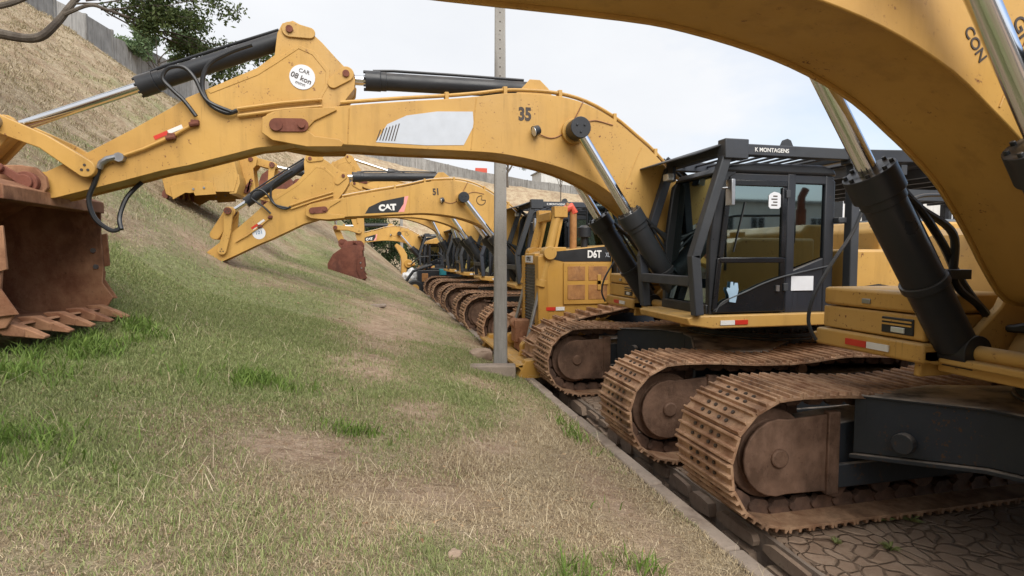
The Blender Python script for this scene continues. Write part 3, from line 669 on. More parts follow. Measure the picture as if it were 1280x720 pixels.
    link('handle', MB().box(-.76, -.72, y0 - .045, y0 - .025, 1.60, 1.66), 'steel', door)
    tr = MB().tube(spline([(-1.44, y0 - .03, 1.40), (-1.36, y0 - .03, 1.50), (-1.1, y0 - .03, 1.60), (-.9, y0 - .03, 1.68), (-.62, y0 - .03, 1.76), (-.06, y0 + .0, 1.86)]), .008, 6); link('trim', tr, 'guard', cab)
    link('sticker', MB().box(-.55, -.28, y0 - .004, y0 + .003, 1.60, 1.75), 'sticker_w', cab)
    hand = MB().prism([(-1.29, 1.50), (-1.22, 1.49), (-1.19, 1.62), (-1.20, 1.69), (-1.23, 1.69), (-1.245, 1.65), (-1.255, 1.70), (-1.28, 1.70), (-1.285, 1.64), (-1.315, 1.645), (-1.325, 1.62), (-1.30, 1.57)], y0 - .034, y0 - .027); link('sticker', hand, 'sticker_blue', cab)
    link('sticker', MB().prism([(-.85, 2.46), (-.83, 2.44), (-.73, 2.44), (-.71, 2.46), (-.71, 2.58), (-.73, 2.60), (-.79, 2.61), (-.83, 2.59), (-.85, 2.57)], y0 - .012, y0 - .007), 'sticker_w', cab)
    for k_ in range(4): link('sticker_print', MB().box(-.82 + .02 * (k_ % 2), -.75, y0 - .014, y0 - .0125, 2.47 + k_ * .03, 2.482 + k_ * .03), 'ink', cab)
    link('wiper', MB().tube([(-1.24, y0 - .012, 2.0), (-1.12, y0 - .014, 2.5)], .006, 6), 'rubber', cab)
    for zz in (1.6, 2.55): link('hinge', MB().box(-.665, -.615, y0 - .04, y0 - .02, zz, zz + .08), 'guard', cab, .004)
    link('sticker', MB().box(-1.2, -1.06, y0 - .001, y0 + .004, 2.56, 2.67), 'sticker', cab)
    for nm, ob in (('window', MB().prism([(-1.36, 1.94), (-.68, 1.94), (-.68, 2.68), (-1.28, 2.68)], y0 - .005, y0 + .003)),
                   ('window', MB().prism([(-1.42, 1.47), (-.69, 1.70), (-.69, 1.90), (-1.38, 1.90)], y0 - .005, y0 + .003)),
                   ('window', MB().prism([(-.51, 1.84), (-.17, 1.95), (-.17, 2.70), (-.51, 2.70)], y0 + .03, y0 + .036)),
                   ('window', MB().prism([(-1.42, 1.50), (-.17, 1.50), (-.17, 2.70), (-1.28, 2.70)], y1 - .04, y1 - .034)),
                   ('windscreen', MB().add([(-1.47, y0 + .07, 1.48), (-1.47, y1 - .07, 1.48), (-1.33, y1 - .07, 2.78), (-1.33, y0 + .07, 2.78), (-1.464, y0 + .07, 1.48), (-1.464, y1 - .07, 1.48), (-1.324, y1 - .07, 2.78), (-1.324, y0 + .07, 2.78)], [(0, 1, 2, 3), (7, 6, 5, 4), (0, 4, 5, 1), (2, 6, 7, 3), (1, 5, 6, 2), (0, 3, 7, 4)])),
                   ('rear_window', MB().box(-.075, -.07, y0 + .07, y1 - .07, 1.95, 2.75))):
        link(nm, ob, 'glass', cab, ang=0)
    s = MB(); s.box(-.85, -.35, -1.12, -.66, 1.62, 1.78).prism([(-.42, 1.75), (-.26, 1.75), (-.2, 2.4), (-.32, 2.4)], -1.1, -.68).prism([(-.3, 2.4), (-.2, 2.4), (-.19, 2.6), (-.27, 2.6)], -1.0, -.78)
    s.box(-.95, -.6, -1.25, -1.15, 1.6, 1.98).box(-.95, -.6, -.63, -.55, 1.6, 1.98).box(-.8, -.4, -1.05, -.7, 1.42, 1.62)
    s.tube([(-.9, -1.2, 1.98), (-.95, -1.2, 2.12)], .02).tube([(-.9, -.59, 1.98), (-.95, -.59, 2.12)], .02).box(-1.3, -1.2, -.62, -.55, 1.5, 2.25)
    link('seat', s, 'seat', cab, .02)
    # falling object guard around the cab
    g = MB(); W = .095
    for y in (-1.46, -.36):
        g.bar((-1.68, y, 1.38), (-1.735, y, 1.97), W, W).bar((-1.737, y, 1.94), (-1.40, y, 2.96), W, W)
        g.box(-1.42, .14, y - .05, y + .05, 2.94, 3.05).box(.04, .14, y - .05, y + .05, 1.37, 2.94)
    g.box(-1.76, -1.68, -1.42, -.4, 1.66, 1.76).box(-1.45, -1.34, -1.42, -.4, 2.95, 3.04).box(.05, .13, -1.42, -.4, 2.95, 3.04)
    g.add([(-1.40, -1.5, 3.07), (-1.40, -.30, 3.07), (-1.74, -.26, 2.97), (-1.66, -1.3, 2.97), (-1.40, -1.5, 3.045), (-1.40, -.30, 3.045), (-1.74, -.26, 2.95), (-1.66, -1.3, 2.95)], [(0, 1, 2, 3), (7, 6, 5, 4), (0, 4, 5, 1), (2, 6, 7, 3), (1, 5, 6, 2), (0, 3, 7, 4)])
    for k in range(9):
        x = -1.25 + k * .15; g.box(x, x + .025, -1.41, -.41, 2.985, 3.01)
    g.box(-1.46, -1.2, -1.53, -1.40, 2.90, 3.09).box(-.02, .18, -1.53, -1.40, 2.90, 3.07)
    g.box(-.06, .06, -1.45, -1.37, 2.3, 2.36)
    gd = link('cab_guard', g, 'guard', root, .01)
    link('lifting_eye', MB().prism([(-.80, 3.05), (-.66, 3.05), (-.69, 3.11), (-.73, 3.125), (-.77, 3.11)], -1.48, -1.45), 'guard', gd)
    link('lamp', MB().box(-1.56, -1.48, -.62, -.50, 2.80, 2.88), 'lamp', gd, .01)
    link('bracket', MB().box(-1.50, -1.46, -.61, -.51, 2.79, 2.95), 'black', gd)
    link('mirror', MB().box(-1.40, -1.36, -1.56, -1.46, 2.45, 2.70).tube([(-1.5, -1.42, 2.62), (-1.4, -1.5, 2.62)], .012), 'steel', gd, .02)
    textmesh('guard_lettering', 'K MONTAGENS', .055, 'white', gd, Vector((-.93, -1.5125, 2.995)), facing_y(), .001)

def rot2(p, c, a):
    ca, sa = math.cos(a), math.sin(a); x, z = p[0] - c[0], p[1] - c[1]
    return (c[0] + x * ca - z * sa, c[1] + x * sa + z * ca)
def inset(o, d):
    n = len(o); area = sum(o[i][0] * o[(i + 1) % n][1] - o[(i + 1) % n][0] * o[i][1] for i in range(n)); sg = 1 if area > 0 else -1
    out = []
    for i in range(n):
        a = Vector(o[i - 1]); b = Vector(o[i]); c = Vector(o[(i + 1) % n])
        n1 = Vector((-(b - a).y, (b - a).x)).normalized(); n2 = Vector((-(c - b).y, (c - b).x)).normalized(); m = (n1 + n2).normalized() * sg
        out.append(tuple(b + m * d))
    return out
FOOT = (4.05 - CX, 1.8); SPIN = (-.98 - CX, 3.26); CYLB = (3.49 - CX, 1.34); CYLT = (2.14 - CX, 3.35)
SCB = (1.74 - CX, 3.86); SCR = (-.31 - CX, 3.84); BCB = (-.85 - CX, 4.24); LP = (-2.67 - CX, 2.78); JP = (-3.38 - CX, 3.15); HP = (-3.13 - CX, 2.63); KP = (-3.73 - CX, 2.72)
TOP = lx([(-.95, 3.39), (-.36, 3.49), (.23, 3.57), (.73, 3.63), (1.08, 3.68), (1.37, 3.73), (1.68, 3.745), (1.99, 3.735), (2.3, 3.67), (2.63, 3.52), (2.89, 3.34), (3.14, 3.15), (3.45, 2.84), (3.8, 2.42), (4.12, 2.02)])
BOT = lx([(3.86, 1.62), (3.6, 1.66), (3.42, 1.85), (3.27, 2.06), (3.05, 2.33), (2.85, 2.5), (2.68, 2.62), (2.45, 2.77), (2.15, 2.9), (1.83, 2.99), (1.43, 3.06), (1.08, 3.085), (.23, 3.09), (-.36, 3.10), (-.57, 3.08), (-.86, 3.10)])
def sm2(P, k=3): return [(v.x, v.z) for v in spline([(x, 0, z) for x, z in P], k)]
BOOM = sm2(TOP) + circ(FOOT, .2, 5, 60, -100) + sm2(BOT) + circ(SPIN, .14, 6, 260, 100)
STICK = lx([(-3.03, 2.75), (-2.67, 2.95), (-2.28, 3.19), (-1.96, 3.4), (-1.81, 3.51), (-1.17, 3.84), (-1.0, 3.98), (-.97, 4.2), (-.92, 4.30), (-.82, 4.335), (-.7, 4.28), (-.54, 4.14), (-.41, 4.0), (-.31, 3.9), (-.22, 3.80), (-.23, 3.70), (-.32, 3.58), (-.6, 3.3), (-.8, 3.12), (-.98, 3.08), (-1.19, 3.05), (-1.54, 2.94), (-1.83, 2.85), (-2.07, 2.79), (-2.44, 2.67), (-2.83, 2.55), (-2.96, 2.51), (-3.1, 2.49), (-3.24, 2.54), (-3.28, 2.65), (-3.2, 2.74)])
BKT = lx([(-3.03, 2.52), (-3.32, 2.60), (-3.7, 2.52), (-4.0, 2.3), (-4.17, 1.98), (-4.16, 1.65), (-4.0, 1.42), (-3.72, 1.29), (-3.35, 1.29), (-2.96, 1.37)])

def cylinder_part(root, name, p0, p1, y, rb, rr, blen, mat='black', hose=True, rad_end=1.25):
    """p0 barrel base pin, p1 rod pin"""
    a = Vector((p0[0], y, p0[1])); b = Vector((p1[0], y, p1[1])); d = (b - a); L_ = d.length; d.normalize()
    e = a + d * blen
    m = MB(); m.cyl(a + d * .06, e, rb, n=28).cyl(e - d * .16, e, rb * rad_end, n=28).cyl(e - d * .22, e - d * .16, rb * 1.08, n=28)
    m.cyl(a - Vector((0, rb * 1.05, 0)), a + Vector((0, rb * 1.05, 0)), rb * .95, n=24)
    for k in range(8):
        q = d.orthogonal().normalized(); q = Matrix.Rotation(k * math.pi / 4, 3, d) @ q
        m.cyl(e + q * rb * 1.05 - d * .01, e + q * rb * 1.05 + d * .02, .014, n=6)
    c = link(name, m, mat, root, .004)
    r = MB(); r.cyl(e - d * .02, b, rr, n=28)
    link('rod', r, 'chrome', c)
    k = MB().cyl(b - Vector((0, rr * 1.5, 0)), b + Vector((0, rr * 1.5, 0)), rr * 1.7, n=24)
    link('rod_eye', k, 'rust_dark' if mat == 'black' and rb < .1 else mat, c, .004)
    if hose:
        up = d.cross(Vector((0, 1, 0))); up = up if up.z > 0 else -up
        p = [a + d * .1 + up * rb * 1.2, a + d * blen * .5 + up * rb * 1.3, e - d * .3 + up * rb * 1.3, e - d * .08 + up * rb * 1.15]
        link('pipe', MB().tube(p, .016), mat, c)
    return c

def make_arm(root, ba=0, sa=0, ka=0, bucket='rust', num=None, patch=None, detail=True, sticker=None, koff=None, bs=1, ss=1, mark='G', ymat='yellow'):
    fb = lambda p: rot2(p, FOOT, R(ba))
    def fs(p):
        a, h = fb(p), fb(SPIN); return rot2((h[0] + (a[0] - h[0]) * ss, h[1] + (a[1] - h[1]) * ss), h, R(sa))
    def fk(p):
        a, h = fs(p), fs(HP); return rot2((h[0] + (a[0] - h[0]) * bs, h[1] + (a[1] - h[1]) * bs), h, R(ka))
    B = [fb(p) for p in BOOM]
    b = MB(); b.prism(inset(B, .022), -.262, .262).prism(B, -.282, -.262).prism(B, .262, .282)
    sp = fb(SPIN); ft = fb(FOOT); ct = fb(CYLT)
    b.cyl((ct[0], -.52, ct[1]), (ct[0], .52, ct[1]), .075, n=20).cyl((ct[0], -.33, ct[1]), (ct[0], .33, ct[1]), .14, n=28)
    for y in (-.1, .1):
        b.prism([fb(p) for p in lx([(1.45, 3.72), (1.98, 3.72), (1.9, 3.86), (1.80, 3.95), (1.68, 3.95), (1.6, 3.86)])], y - .02, y + .02)
    boom = link('boom', b, ymat, root, .006)
    for q0, q1 in (((.98, 3.11), (1.04, 3.66)), ((2.72, 2.63), (2.98, 3.22)), ((-.30, 3.12), (-.28, 3.47))):
        a_, b_2 = fb((q0[0] - CX, q0[1])), fb((q1[0] - CX, q1[1]))
        for y in (-.283, .283): link('weld_seam', MB().tube([(a_[0], y, a_[1]), (b_2[0], y, b_2[1])], .006, 6), ymat, boom)
    # end plates of the boom with pin
    pl = [fb(p) for p in lx([(-.98, 3.40), (-1.11, 3.33), (-1.12, 3.18), (-1.02, 3.11), (-.7, 3.06), (-.36, 3.075), (-.34, 3.11), (-.38, 3.15), (-.62, 3.17), (-.7, 3.23), (-.62, 3.32), (-.40, 3.44), (-.42, 3.47), (-.8, 3.43)])]
    for y in (-1, 1): link('pin_boss', MB().prism(pl, y * .285, y * .305), ymat, boom, .006)
    tp = fb((SPIN[0] + .24, SPIN[1] + .01))
    for y in (-1, 1):
        kp = MB()
        kp.cyl((sp[0], y * .30, sp[1]), (sp[0], y * .335, sp[1]), .06, n=20).cyl((tp[0], y * .30, tp[1]), (tp[0], y * .345, tp[1]), .035, n=8)
        kp.prism([fb((SPIN[0] + x, SPIN[1] + z)) for x, z in circ((0, 0), .065, 8, 90, 270) + circ((.24, .01), .065, 8, -90, 90)], y * .306, y * .322)
        link('stick_pin', kp, 'rust_dark', boom)
    # pipes running over the back of the boom
    for i, y in enumerate((-.24, -.19, .2)):
        pp = [fb(p) for p in TOP[1:-2]]; off = .045 + .01 * i
        q = []
        for j, p in enumerate(pp):
            a = Vector(pp[max(0, j - 1)]); c = Vector(pp[min(len(pp) - 1, j + 1)]); t = (c - a).normalized(); nn = Vector((-t.y, t.x)); q.append((p[0] + nn.x * off, y, p[1] + nn.y * off))
        link('pipe', MB().tube(spline(q, 3), .019), ymat if i != 1 else 'sticker_w', boom)
        for j in (2, 4, 6, 8, 10):
            if j < len(q): link('pipe_clamp', MB().box(q[j][0] - .02, q[j][0] + .02, y - .035, y + .035, q[j][2] - .06, q[j][2] + .03), ymat, boom, .004)
    cylinder_part(root, 'stick_cylinder', fb(SCB), fs(SCR), 0, .092, .052, 1.86, rad_end=1.15)
    for y in (-.45, .45):
        pin = MB().cyl((ct[0], y - .09, ct[1]), (ct[0], y + .09, ct[1]), .115, n=28); 
        for k in range(3): a = R(k * 120 + 30); pin.cyl((ct[0] + .05 * math.cos(a), y - .1, ct[1] + .05 * math.sin(a)), (ct[0] + .05 * math.cos(a), y - .09, ct[1] + .05 * math.sin(a)), .014, n=8)
        c = cylinder_part(root, 'boom_cylinder', CYLB, ct, y, .118, .055, 1.33)
        link('rod_end', pin, 'black', c, .006)
        # hoses feeding the boom cylinder
        a = Vector((CYLB[0], y, CYLB[1])); d = (Vector((ct[0], y, ct[1])) - a).normalized(); s = 1 if y > 0 else -1
        sd = Vector((.62, 0, .42)).normalized()
        for k in (0, 1):
            p = [a + d * (1.16 - .1 * k) + sd * .14, a + d * .95 + sd * .2, a + d * .66 + sd * (.34 - .1 * k), a + d * .40 + sd * (.20 + .1 * k) + Vector((0, .06 * k, 0)), a + d * .16 + sd * .28, a + sd * .34 + d * -.06 + Vector((0, -.05, 0)), Vector((-.75, s * .12, 1.52 + .08 * k))]
            link('hose', MB().tube(spline(p, 7), .024), 'rubber', c)
        link('clamp', MB().cyl(a + d * .50, a + d * .55, .135, n=24).box((a + d * .52 + sd * .16).x - .05, (a + d * .52 + sd * .16).x + .12, y - .09, y + .09, (a + d * .52 + sd * .1).z - .03, (a + d * .52 + sd * .1).z + .03), 'black', c, .004)
    # hoses over the foot
    for k, y in enumerate((-.3, -.2, .16, .26)):
        p = [Vector((*fb((3.45 - CX, 2.95)), 0)).xzy, None]
        u1 = fb((3.3 - CX, 3.1)); u2 = fb((3.75 - CX, 2.75)); pts = [(u1[0], y, u1[1]), (u2[0], y, u2[1]), (-.35, y, 2.35), (-.2, y, 1.95), (-.3, y * .8, 1.6), (-.4, y * .7, 1.35)]
        link('hose', MB().tube(spline(pts, 6), .024), 'rubber', boom)
    bl = MB(); bl.box(-1.08, -1.0, -.32, .32, 1.78, 1.83)
    for k, y in enumerate((-.24, -.12, .02, .14)):
        bl.tube(spline([(-.98, y, 2.15), (-1.04, y, 2.0), (-1.05, y, 1.8), (-1.02, y, 1.55), (-.9, y, 1.36), (-.65, y * .6, 1.32)], 6), .027)
    link('hose_bundle', bl, 'rubber', root)
    if detail:
        lp = fb((1.69 - CX, 3.33)); w = MB().cyl((lp[0], -.285, lp[1]), (lp[0], -.32, lp[1]), .02).cyl((lp[0] - .025, -.355, lp[1] - .012), (lp[0] + .03, -.34, lp[1] + .014), .058, .05, n=20)
        lamp = link('work_lamp', w, 'black', boom); link('lens', MB().cyl((lp[0] - .031, -.356, lp[1] - .014), (lp[0] - .025, -.355, lp[1] - .012), .052, n=20), 'lamp', lamp)
        wr = [(lp[0] + .03, -.3, lp[1] - .02), (lp[0] + .2, -.29, lp[1] - .06), (lp[0] + .36, -.29, lp[1] + .02), (ct[0] + .02, -.3, ct[1] + .16), (ct[0] + .12, -.29, ct[1] + .35)]
        link('wire', MB().tube(spline(wr), .006, 6), 'rust', boom)
        link('wire', MB().tube(spline([(ct[0] + .1, -.3, ct[1] + .09), (ct[0] + .25, -.29, ct[1] + .14), (ct[0] + .48, -.29, ct[1] + .10)]), .006, 6), 'rust', boom)
    ang = R(ba)
    if num:
        p = fb((1.58 - CX, 3.51)); textmesh('number', num, .19, 'ink', boom, Vector((p[0], -.2835, p[1])), facing_y(ang), .009, sx=.78)
    if patch == 'bare':
        o = lx([(-.02, 3.14), (.1, 3.33), (.3, 3.43), (.62, 3.49), (1.0, 3.51), (1.01, 3.36), (.9, 3.15), (.5, 3.13)])
        pt = link('sticker', MB().prism([fb(p) for p in o], -.2855, -.281), 'sticker', boom)
        sc = MB()
        for k in range(7):
            q0 = fb((-.01 + k * .03 - CX, 3.16)); q1 = fb((.03 + k * .032 - CX, 3.27 + .012 * k)); sc.bar((q0[0], -.287, q0[1]), (q1[0], -.287, q1[1]), .002, .010)
        link('scratches', sc, 'ink', pt)
    elif patch:
        o = lx([(.06, 3.14), (.15, 3.27), (.42, 3.38), (.9, 3.45), (.87, 3.30), (.74, 3.13)])
        pt = link('sticker', MB().prism([fb(p) for p in o], -.2855, -.281), 'label_black', boom)
        o = lx([(.905, 3.45), (.99, 3.46), (.87, 3.13), (.745, 3.13), (.875, 3.30)])
        link('sticker_edge', MB().prism([fb(p) for p in o], -.2855, -.281), 'pink', pt)
        p = fb((.53 - CX, 3.235)); textmesh('lettering', patch, .17, 'white', pt, Vector((p[0], -.287, p[1])), facing_y(ang), .012, sx=1.05)
        p = fb((.53 - CX, 3.15)); q = [fb((x - CX, z)) for x, z in ((.44, 3.165), (.53, 3.235), (.62, 3.165))]; link('emblem', MB().prism(q, -.291, -.289), 'label_black', pt)
    if mark == 'G':
        c0 = fb((2.55 - CX, 3.28)); pts = [(c0[0] + .1 * math.cos(R(a)), -.284, c0[1] + .1 * math.sin(R(a))) for a in range(75, 372, 18)] + [(c0[0], -.284, c0[1] + .01), (c0[0] + .02, -.284, c0[1] + .07)]
        link('emblem', MB().tube(pts, .009, 5), 'ink', boom)
        for k in range(3):
            a = fb((2.72 + k * .07 - CX, 3.12 + .03 * k)); c2 = fb((2.98 + k * .07 - CX, 2.83 + .03 * k)); link('lettering', MB().bar((a[0], -.284, a[1]), (c2[0], -.284, c2[1]), .003, .012), 'ink', boom) if k < 0 else None
    if mark == 'LINES':
        p = fb((2.56 - CX, 2.90)); textmesh('lettering', 'CON', .075, 'ink', boom, Vector((p[0], -.284, p[1])), facing_y(R(-54)), .001)
        p = fb((2.86 - CX, 2.95)); textmesh('lettering', 'GRO', .105, 'ink', boom, Vector((p[0], -.284, p[1])), facing_y(R(-54)), .001)
    # stick
    S = [fs(p) for p in STICK]; s = MB(); s.prism(inset(S, .018), -.165, .165).prism(S, -.182, -.165).prism(S, .165, .182)
    for pp, r in ((fs(SCR), .08), (fs(BCB), .08)):
        s.cyl((pp[0], -.19, pp[1]), (pp[0], .19, pp[1]), r, n=20)
    bp = [fs(p) for p in lx([(-1.62, 3.58), (-1.17, 3.80), (-1.0, 3.93), (-.78, 4.1), (-.62, 4.05), (-.47, 3.86), (-.48, 3.72), (-.62, 3.47), (-.66, 3.46), (-.52, 3.72), (-.51, 3.85), (-.64, 4.01), (-.77, 4.06), (-.98, 3.9), (-1.16, 3.77), (-1.6, 3.56)])]
    s.prism(bp, -.187, -.18)
    stick = link('stick', s, ymat, root, .005)
    for pp, qq in ((BCB, (BCB[0] + .19, BCB[1] - .02)), (SCR, (SCR[0] - .13, SCR[1] - .10))):
        o = [fs((pp[0] + 0, pp[1])), fs(qq)]
        dx, dz = o[1][0] - o[0][0], o[1][1] - o[0][1]; a = math.degrees(math.atan2(dz, dx))
        for y in (-1, 1): link('pin_boss', MB().prism(circ(o[0], .075, 8, a + 90, a + 270) + circ(o[1], .055, 8, a - 90, a + 90), y * .183, y * .205), ymat, stick, .004)
    for pp in (BCB, SCR):
        o = fs(pp); link('pin', MB().cyl((o[0], -.225, o[1]), (o[0], .225, o[1]), .035, n=16), 'rust_dark', stick)
    link('reflector', MB().prism([fs(p) for p in lx([(-2.12, 3.12), (-2.0, 3.18), (-1.985, 3.145), (-2.105, 3.085)])], -.186, -.181), 'red', stick)
    link('reflector', MB().prism([fs(p) for p in lx([(-1.995, 3.182), (-1.87, 3.245), (-1.855, 3.21), (-1.98, 3.147)])], -.186, -.181), 'white', stick)
    if sticker:
        c0 = fs((-.74 - CX, 3.78)) if sticker != '101' else fs((-2.0 - CX, 3.0))
        sk = link('sticker', MB().prism(circ(c0, .125, 24), -.1885 if sticker != '101' else -.1855, -.18), 'sticker_w', stick)
        t = R(ba + sa - 20)
        if sticker == '101': textmesh('lettering', '101', .10, 'ink_blue', sk, Vector((c0[0], -.187, c0[1] + .01)), facing_y(R(ba + sa + 0)), .001)
        else:
            textmesh('lettering', 'CAR', .055, 'ink', sk, Vector((c0[0] + .02, -.19, c0[1] + .055)), facing_y(R(-14)))
            textmesh('lettering', '08 kon', .075, 'ink', sk, Vector((c0[0] - .01, -.19, c0[1] - .012)), facing_y(R(-22)), .001)
            textmesh('lettering', 'mmn', .05, 'ink', sk, Vector((c0[0] - .02, -.19, c0[1] - .065)), facing_y(R(-18)))
    # stick pipes and hose loops
    q = [fs((x - CX, z)) for x, z in ((-.55, 3.56), (-.95, 3.50), (-1.35, 3.42))]
    link('pipe', MB().tube([(a, -.215, b_) for a, b_ in q], .017), ymat, stick); link('pipe', MB().tube([(a, -.215, b_ - .07) for a, b_ in q], .017), ymat, stick)
    if detail:
        q = [fs((x - CX, z)) for x, z in ((-1.35, 3.40), (-1.45, 3.37), (-1.6, 3.45), (-1.66, 3.62), (-1.60, 3.82), (-1.42, 3.95), (-1.2, 4.05))]
        link('hose', MB().tube(spline([(a, -.23, b_) for a, b_ in q], 7), .022), 'rubber', stick)
        q = [fs((x - CX, z)) for x, z in ((-1.72, 3.32), (-1.82, 3.46), (-1.92, 3.56), (-2.0, 3.66), (-1.95, 3.76), (-1.82, 3.78), (-1.72, 3.68), (-1.62, 3.48), (-1.4, 3.38))]
        link('hose', MB().tube(spline([(a, -.24, b_) for a, b_ in q], 7), .019), 'rubber', stick)
        q = [fs((x - CX, z)) for x, z in ((-1.74, 3.26), (-1.95, 3.12), (-2.2, 2.99), (-2.42, 2.90))]
        pp = link('pipe', MB().tube([(a, -.21, b_) for a, b_ in q], .016), ymat, stick)
        for k in (0, 1): link('pipe_bracket', MB().box(q[k][0] - .035, q[k][0] + .035, -.235, -.185, q[k][1] - .02, q[k][1] + .03).cyl((q[k][0] + .03, -.215, q[k][1]), (q[k][0] - .05, -.215, q[k][1] - .02), .026, n=10), 'rust_dark', pp, .006)
    if detail == 2:
        q = [(-2.44, 2.89), (-2.52, 2.88), (-2.58, 2.80), (-2.63, 2.66), (-2.69, 2.50), (-2.65, 2.32), (-2.53, 2.21), (-2.46, 2.22)]
        link('hose', MB().tube(spline([(a - CX, -.23 + k * .012, b_) for k, (a, b_) in enumerate(q)], 7), .022), 'rubber', stick)
        q = [(-2.46, 2.22), (-2.49, 2.34), (-2.45, 2.52), (-2.38, 2.64), (-2.34, 2.70)]
        link('hose', MB().tube(spline([(a - CX, -.1 + .05 * k, b_) for k, (a, b_) in enumerate(q)], 7), .022), 'rubber', stick)
        link('coupling', MB().tube([(-2.43 - CX, -.23, 2.90), (-2.50 - CX, -.23, 2.88), (-2.555 - CX, -.225, 2.84), (-2.575 - CX, -.22, 2.79)], .029, 10).cyl((-2.40 - CX, -.25, 2.9), (-2.40 - CX, -.18, 2.9), .045, n=8), 'steel', stick)
    # link work
    hp, l_, k_ = fs(HP), fs(LP), fk(KP)
    if koff: k_ = (l_[0] + koff[0], l_[1] + koff[1])
    r1, r2 = .80, .55
    d = math.hypot(k_[0] - l_[0], k_[1] - l_[1]); d = min(d, r1 + r2 - .01)
    a = (r1 * r1 - r2 * r2 + d * d) / (2 * d); h = math.sqrt(max(0, r1 * r1 - a * a)); ux, uz = (k_[0] - l_[0]) / d, (k_[1] - l_[1]) / d
    J = [(l_[0] + ux * a - uz * h * s, l_[1] + uz * a + ux * h * s) for s in (-1, 1)]
    bb = fs(BCB); J = max(J, key=lambda p: -math.hypot(p[0] - hp[0], p[1] - hp[1]) * -1)
    cylinder_part(root, 'bucket_cylinder', bb, J, 0, .088, .05, 1.56, rad_end=1.2)
    for y in (-.245, .245):
        a0 = math.degrees(math.atan2(l_[1] - J[1], l_[0] - J[0]))
        m = ((J[0] + l_[0]) / 2 + .04 * math.sin(R(a0)) * -1, (J[1] + l_[1]) / 2 + .04 * math.cos(R(a0)))
        o = circ(J, .085, 8, a0 + 80, a0 + 280) + [(m[0] + .065 * math.sin(R(a0)), m[1] - .065 * math.cos(R(a0)))] + circ(l_, .085, 8, a0 - 90, a0 + 90) + [(m[0] - .07 * math.sin(R(a0)), m[1] + .07 * math.cos(R(a0)))]
        lk = link('idler_link', MB().prism(o, y - .035, y + .035), ymat, root, .008)
        s_ = -1 if y < 0 else 1
        link('pin', MB().cyl((J[0], y, J[1]), (J[0], y + s_ * .10, J[1]), .068, n=24).cyl((l_[0], y + s_ * .0, l_[1]), (l_[0], y + s_ * -.06, l_[1]), .07, n=20), 'steel' if detail == 2 else 'rust_dark', lk)
        bt = MB()
        for pp, e in ((J, .101), (l_, .036)):
            for k in range(3): aa = R(90 + k * 120); bt.cyl((pp[0] + .03 * math.cos(aa), y + s_ * e, pp[1] + .03 * math.sin(aa)), (pp[0] + .03 * math.cos(aa), y + s_ * (e + .004), pp[1] + .03 * math.sin(aa)), .013, n=8)
        link('bolt', bt, 'ink', lk)
    aj = math.degrees(math.atan2(k_[1] - J[1], k_[0] - J[0]))
    pl = MB()
    o = circ(J, .10, 8, aj + 90, aj + 270) + circ(k_, .10, 8, aj - 90, aj + 90)
    pl.prism(o, -.14, -.09).prism(o, .09, .14).prism([J, (J[0] + .08, J[1]), (k_[0] + .08, k_[1]), k_], -.09, .09)
    link('power_link', pl, ymat, root, .01)
    if bucket:
        b_ = MB(); O = [fk(p) for p in BKT]; I = inset(O + [fk((-2.99 - CX, 1.9))], .03)[:-1]
        hw = (.86 if detail == 2 else .72) * bs; n = len(O)
        b_.prism(O + I[::-1], -hw, hw)                  # curved shell
        side = O + [fk(p) for p in lx([(-2.89, 1.50), (-3.0, 1.66), (-2.99, 1.85), (-3.02, 2.2)])]
        for y in (-1, 1): b_.prism(side, y * hw, y * (hw + .028))
        # torque tube and ears
        tt = fk((-3.16 - CX, 2.50)); b_.prism([fk(p) for p in lx([(-2.99, 2.44), (-3.0, 2.56), (-3.2, 2.63), (-3.36, 2.61), (-3.3, 2.44)])], -hw - .01, hw + .01)
        ears = [fk(p) for p in lx([(-3.04, 2.50), (-2.98, 2.60), (-3.0, 2.70), (-3.08, 2.78), (-3.2, 2.79), (-3.55, 2.76), (-3.62, 2.82), (-3.76, 2.84), (-3.85, 2.76), (-3.84, 2.6), (-3.7, 2.45), (-3.3, 2.5)])]
        for y in (-.245, .245): b_.prism(ears, y - .025, y + .025)
        bk = link('bucket', b_, bucket if bucket != 'yellow' else ymat, root, .008)
        bm = 'rust' if bucket == 'rust' else 'rust_dark'
        hh = fk(HP); kk = fk(KP)
        for y in (-1, 1):
            e = MB(); e.cyl((hh[0], y * .27, hh[1]), (hh[0], y * .33, hh[1]), .10, n=24)
            t_ = fk((-3.30 - CX, 2.74)); e.prism(circ(hh, .07, 8, -70, 110) + circ(t_, .055, 8, 110, 290), y * .33, y * .36); e.cyl((t_[0], y * .36, t_[1]), (t_[0], y * .4, t_[1]), .035, n=10)
            link('hinge_boss', e, 'rust_dark', bk, .006)
        link('pin', MB().cyl((kk[0], -.3, kk[1]), (kk[0], .3, kk[1]), .06, n=16), 'rust_dark', bk, .006)
        for k in range(5):      # teeth
            y = -hw + .06 + k * (2 * hw - .12) / 4
            o1 = [fk(p) for p in lx([(-3.12, 1.41), (-3.0, 1.30), (-2.84, 1.29), (-2.84, 1.36), (-2.98, 1.42)])]
            o2 = [fk(p) for p in lx([(-2.86, 1.29), (-2.71, 1.275), (-2.70, 1.30), (-2.86, 1.375)])]
            t_ = link('tooth', MB().prism(o1, y - .06, y + .06), bm, bk, .01)
            v = MB(); n4 = 4; vs = [(x, y + (-.052 if i in (0, 3) else -.045), z) for i, (x, z) in enumerate(o2)] + [(x, y + (.052 if i in (0, 3) else .045), z) for i, (x, z) in enumerate(o2)]
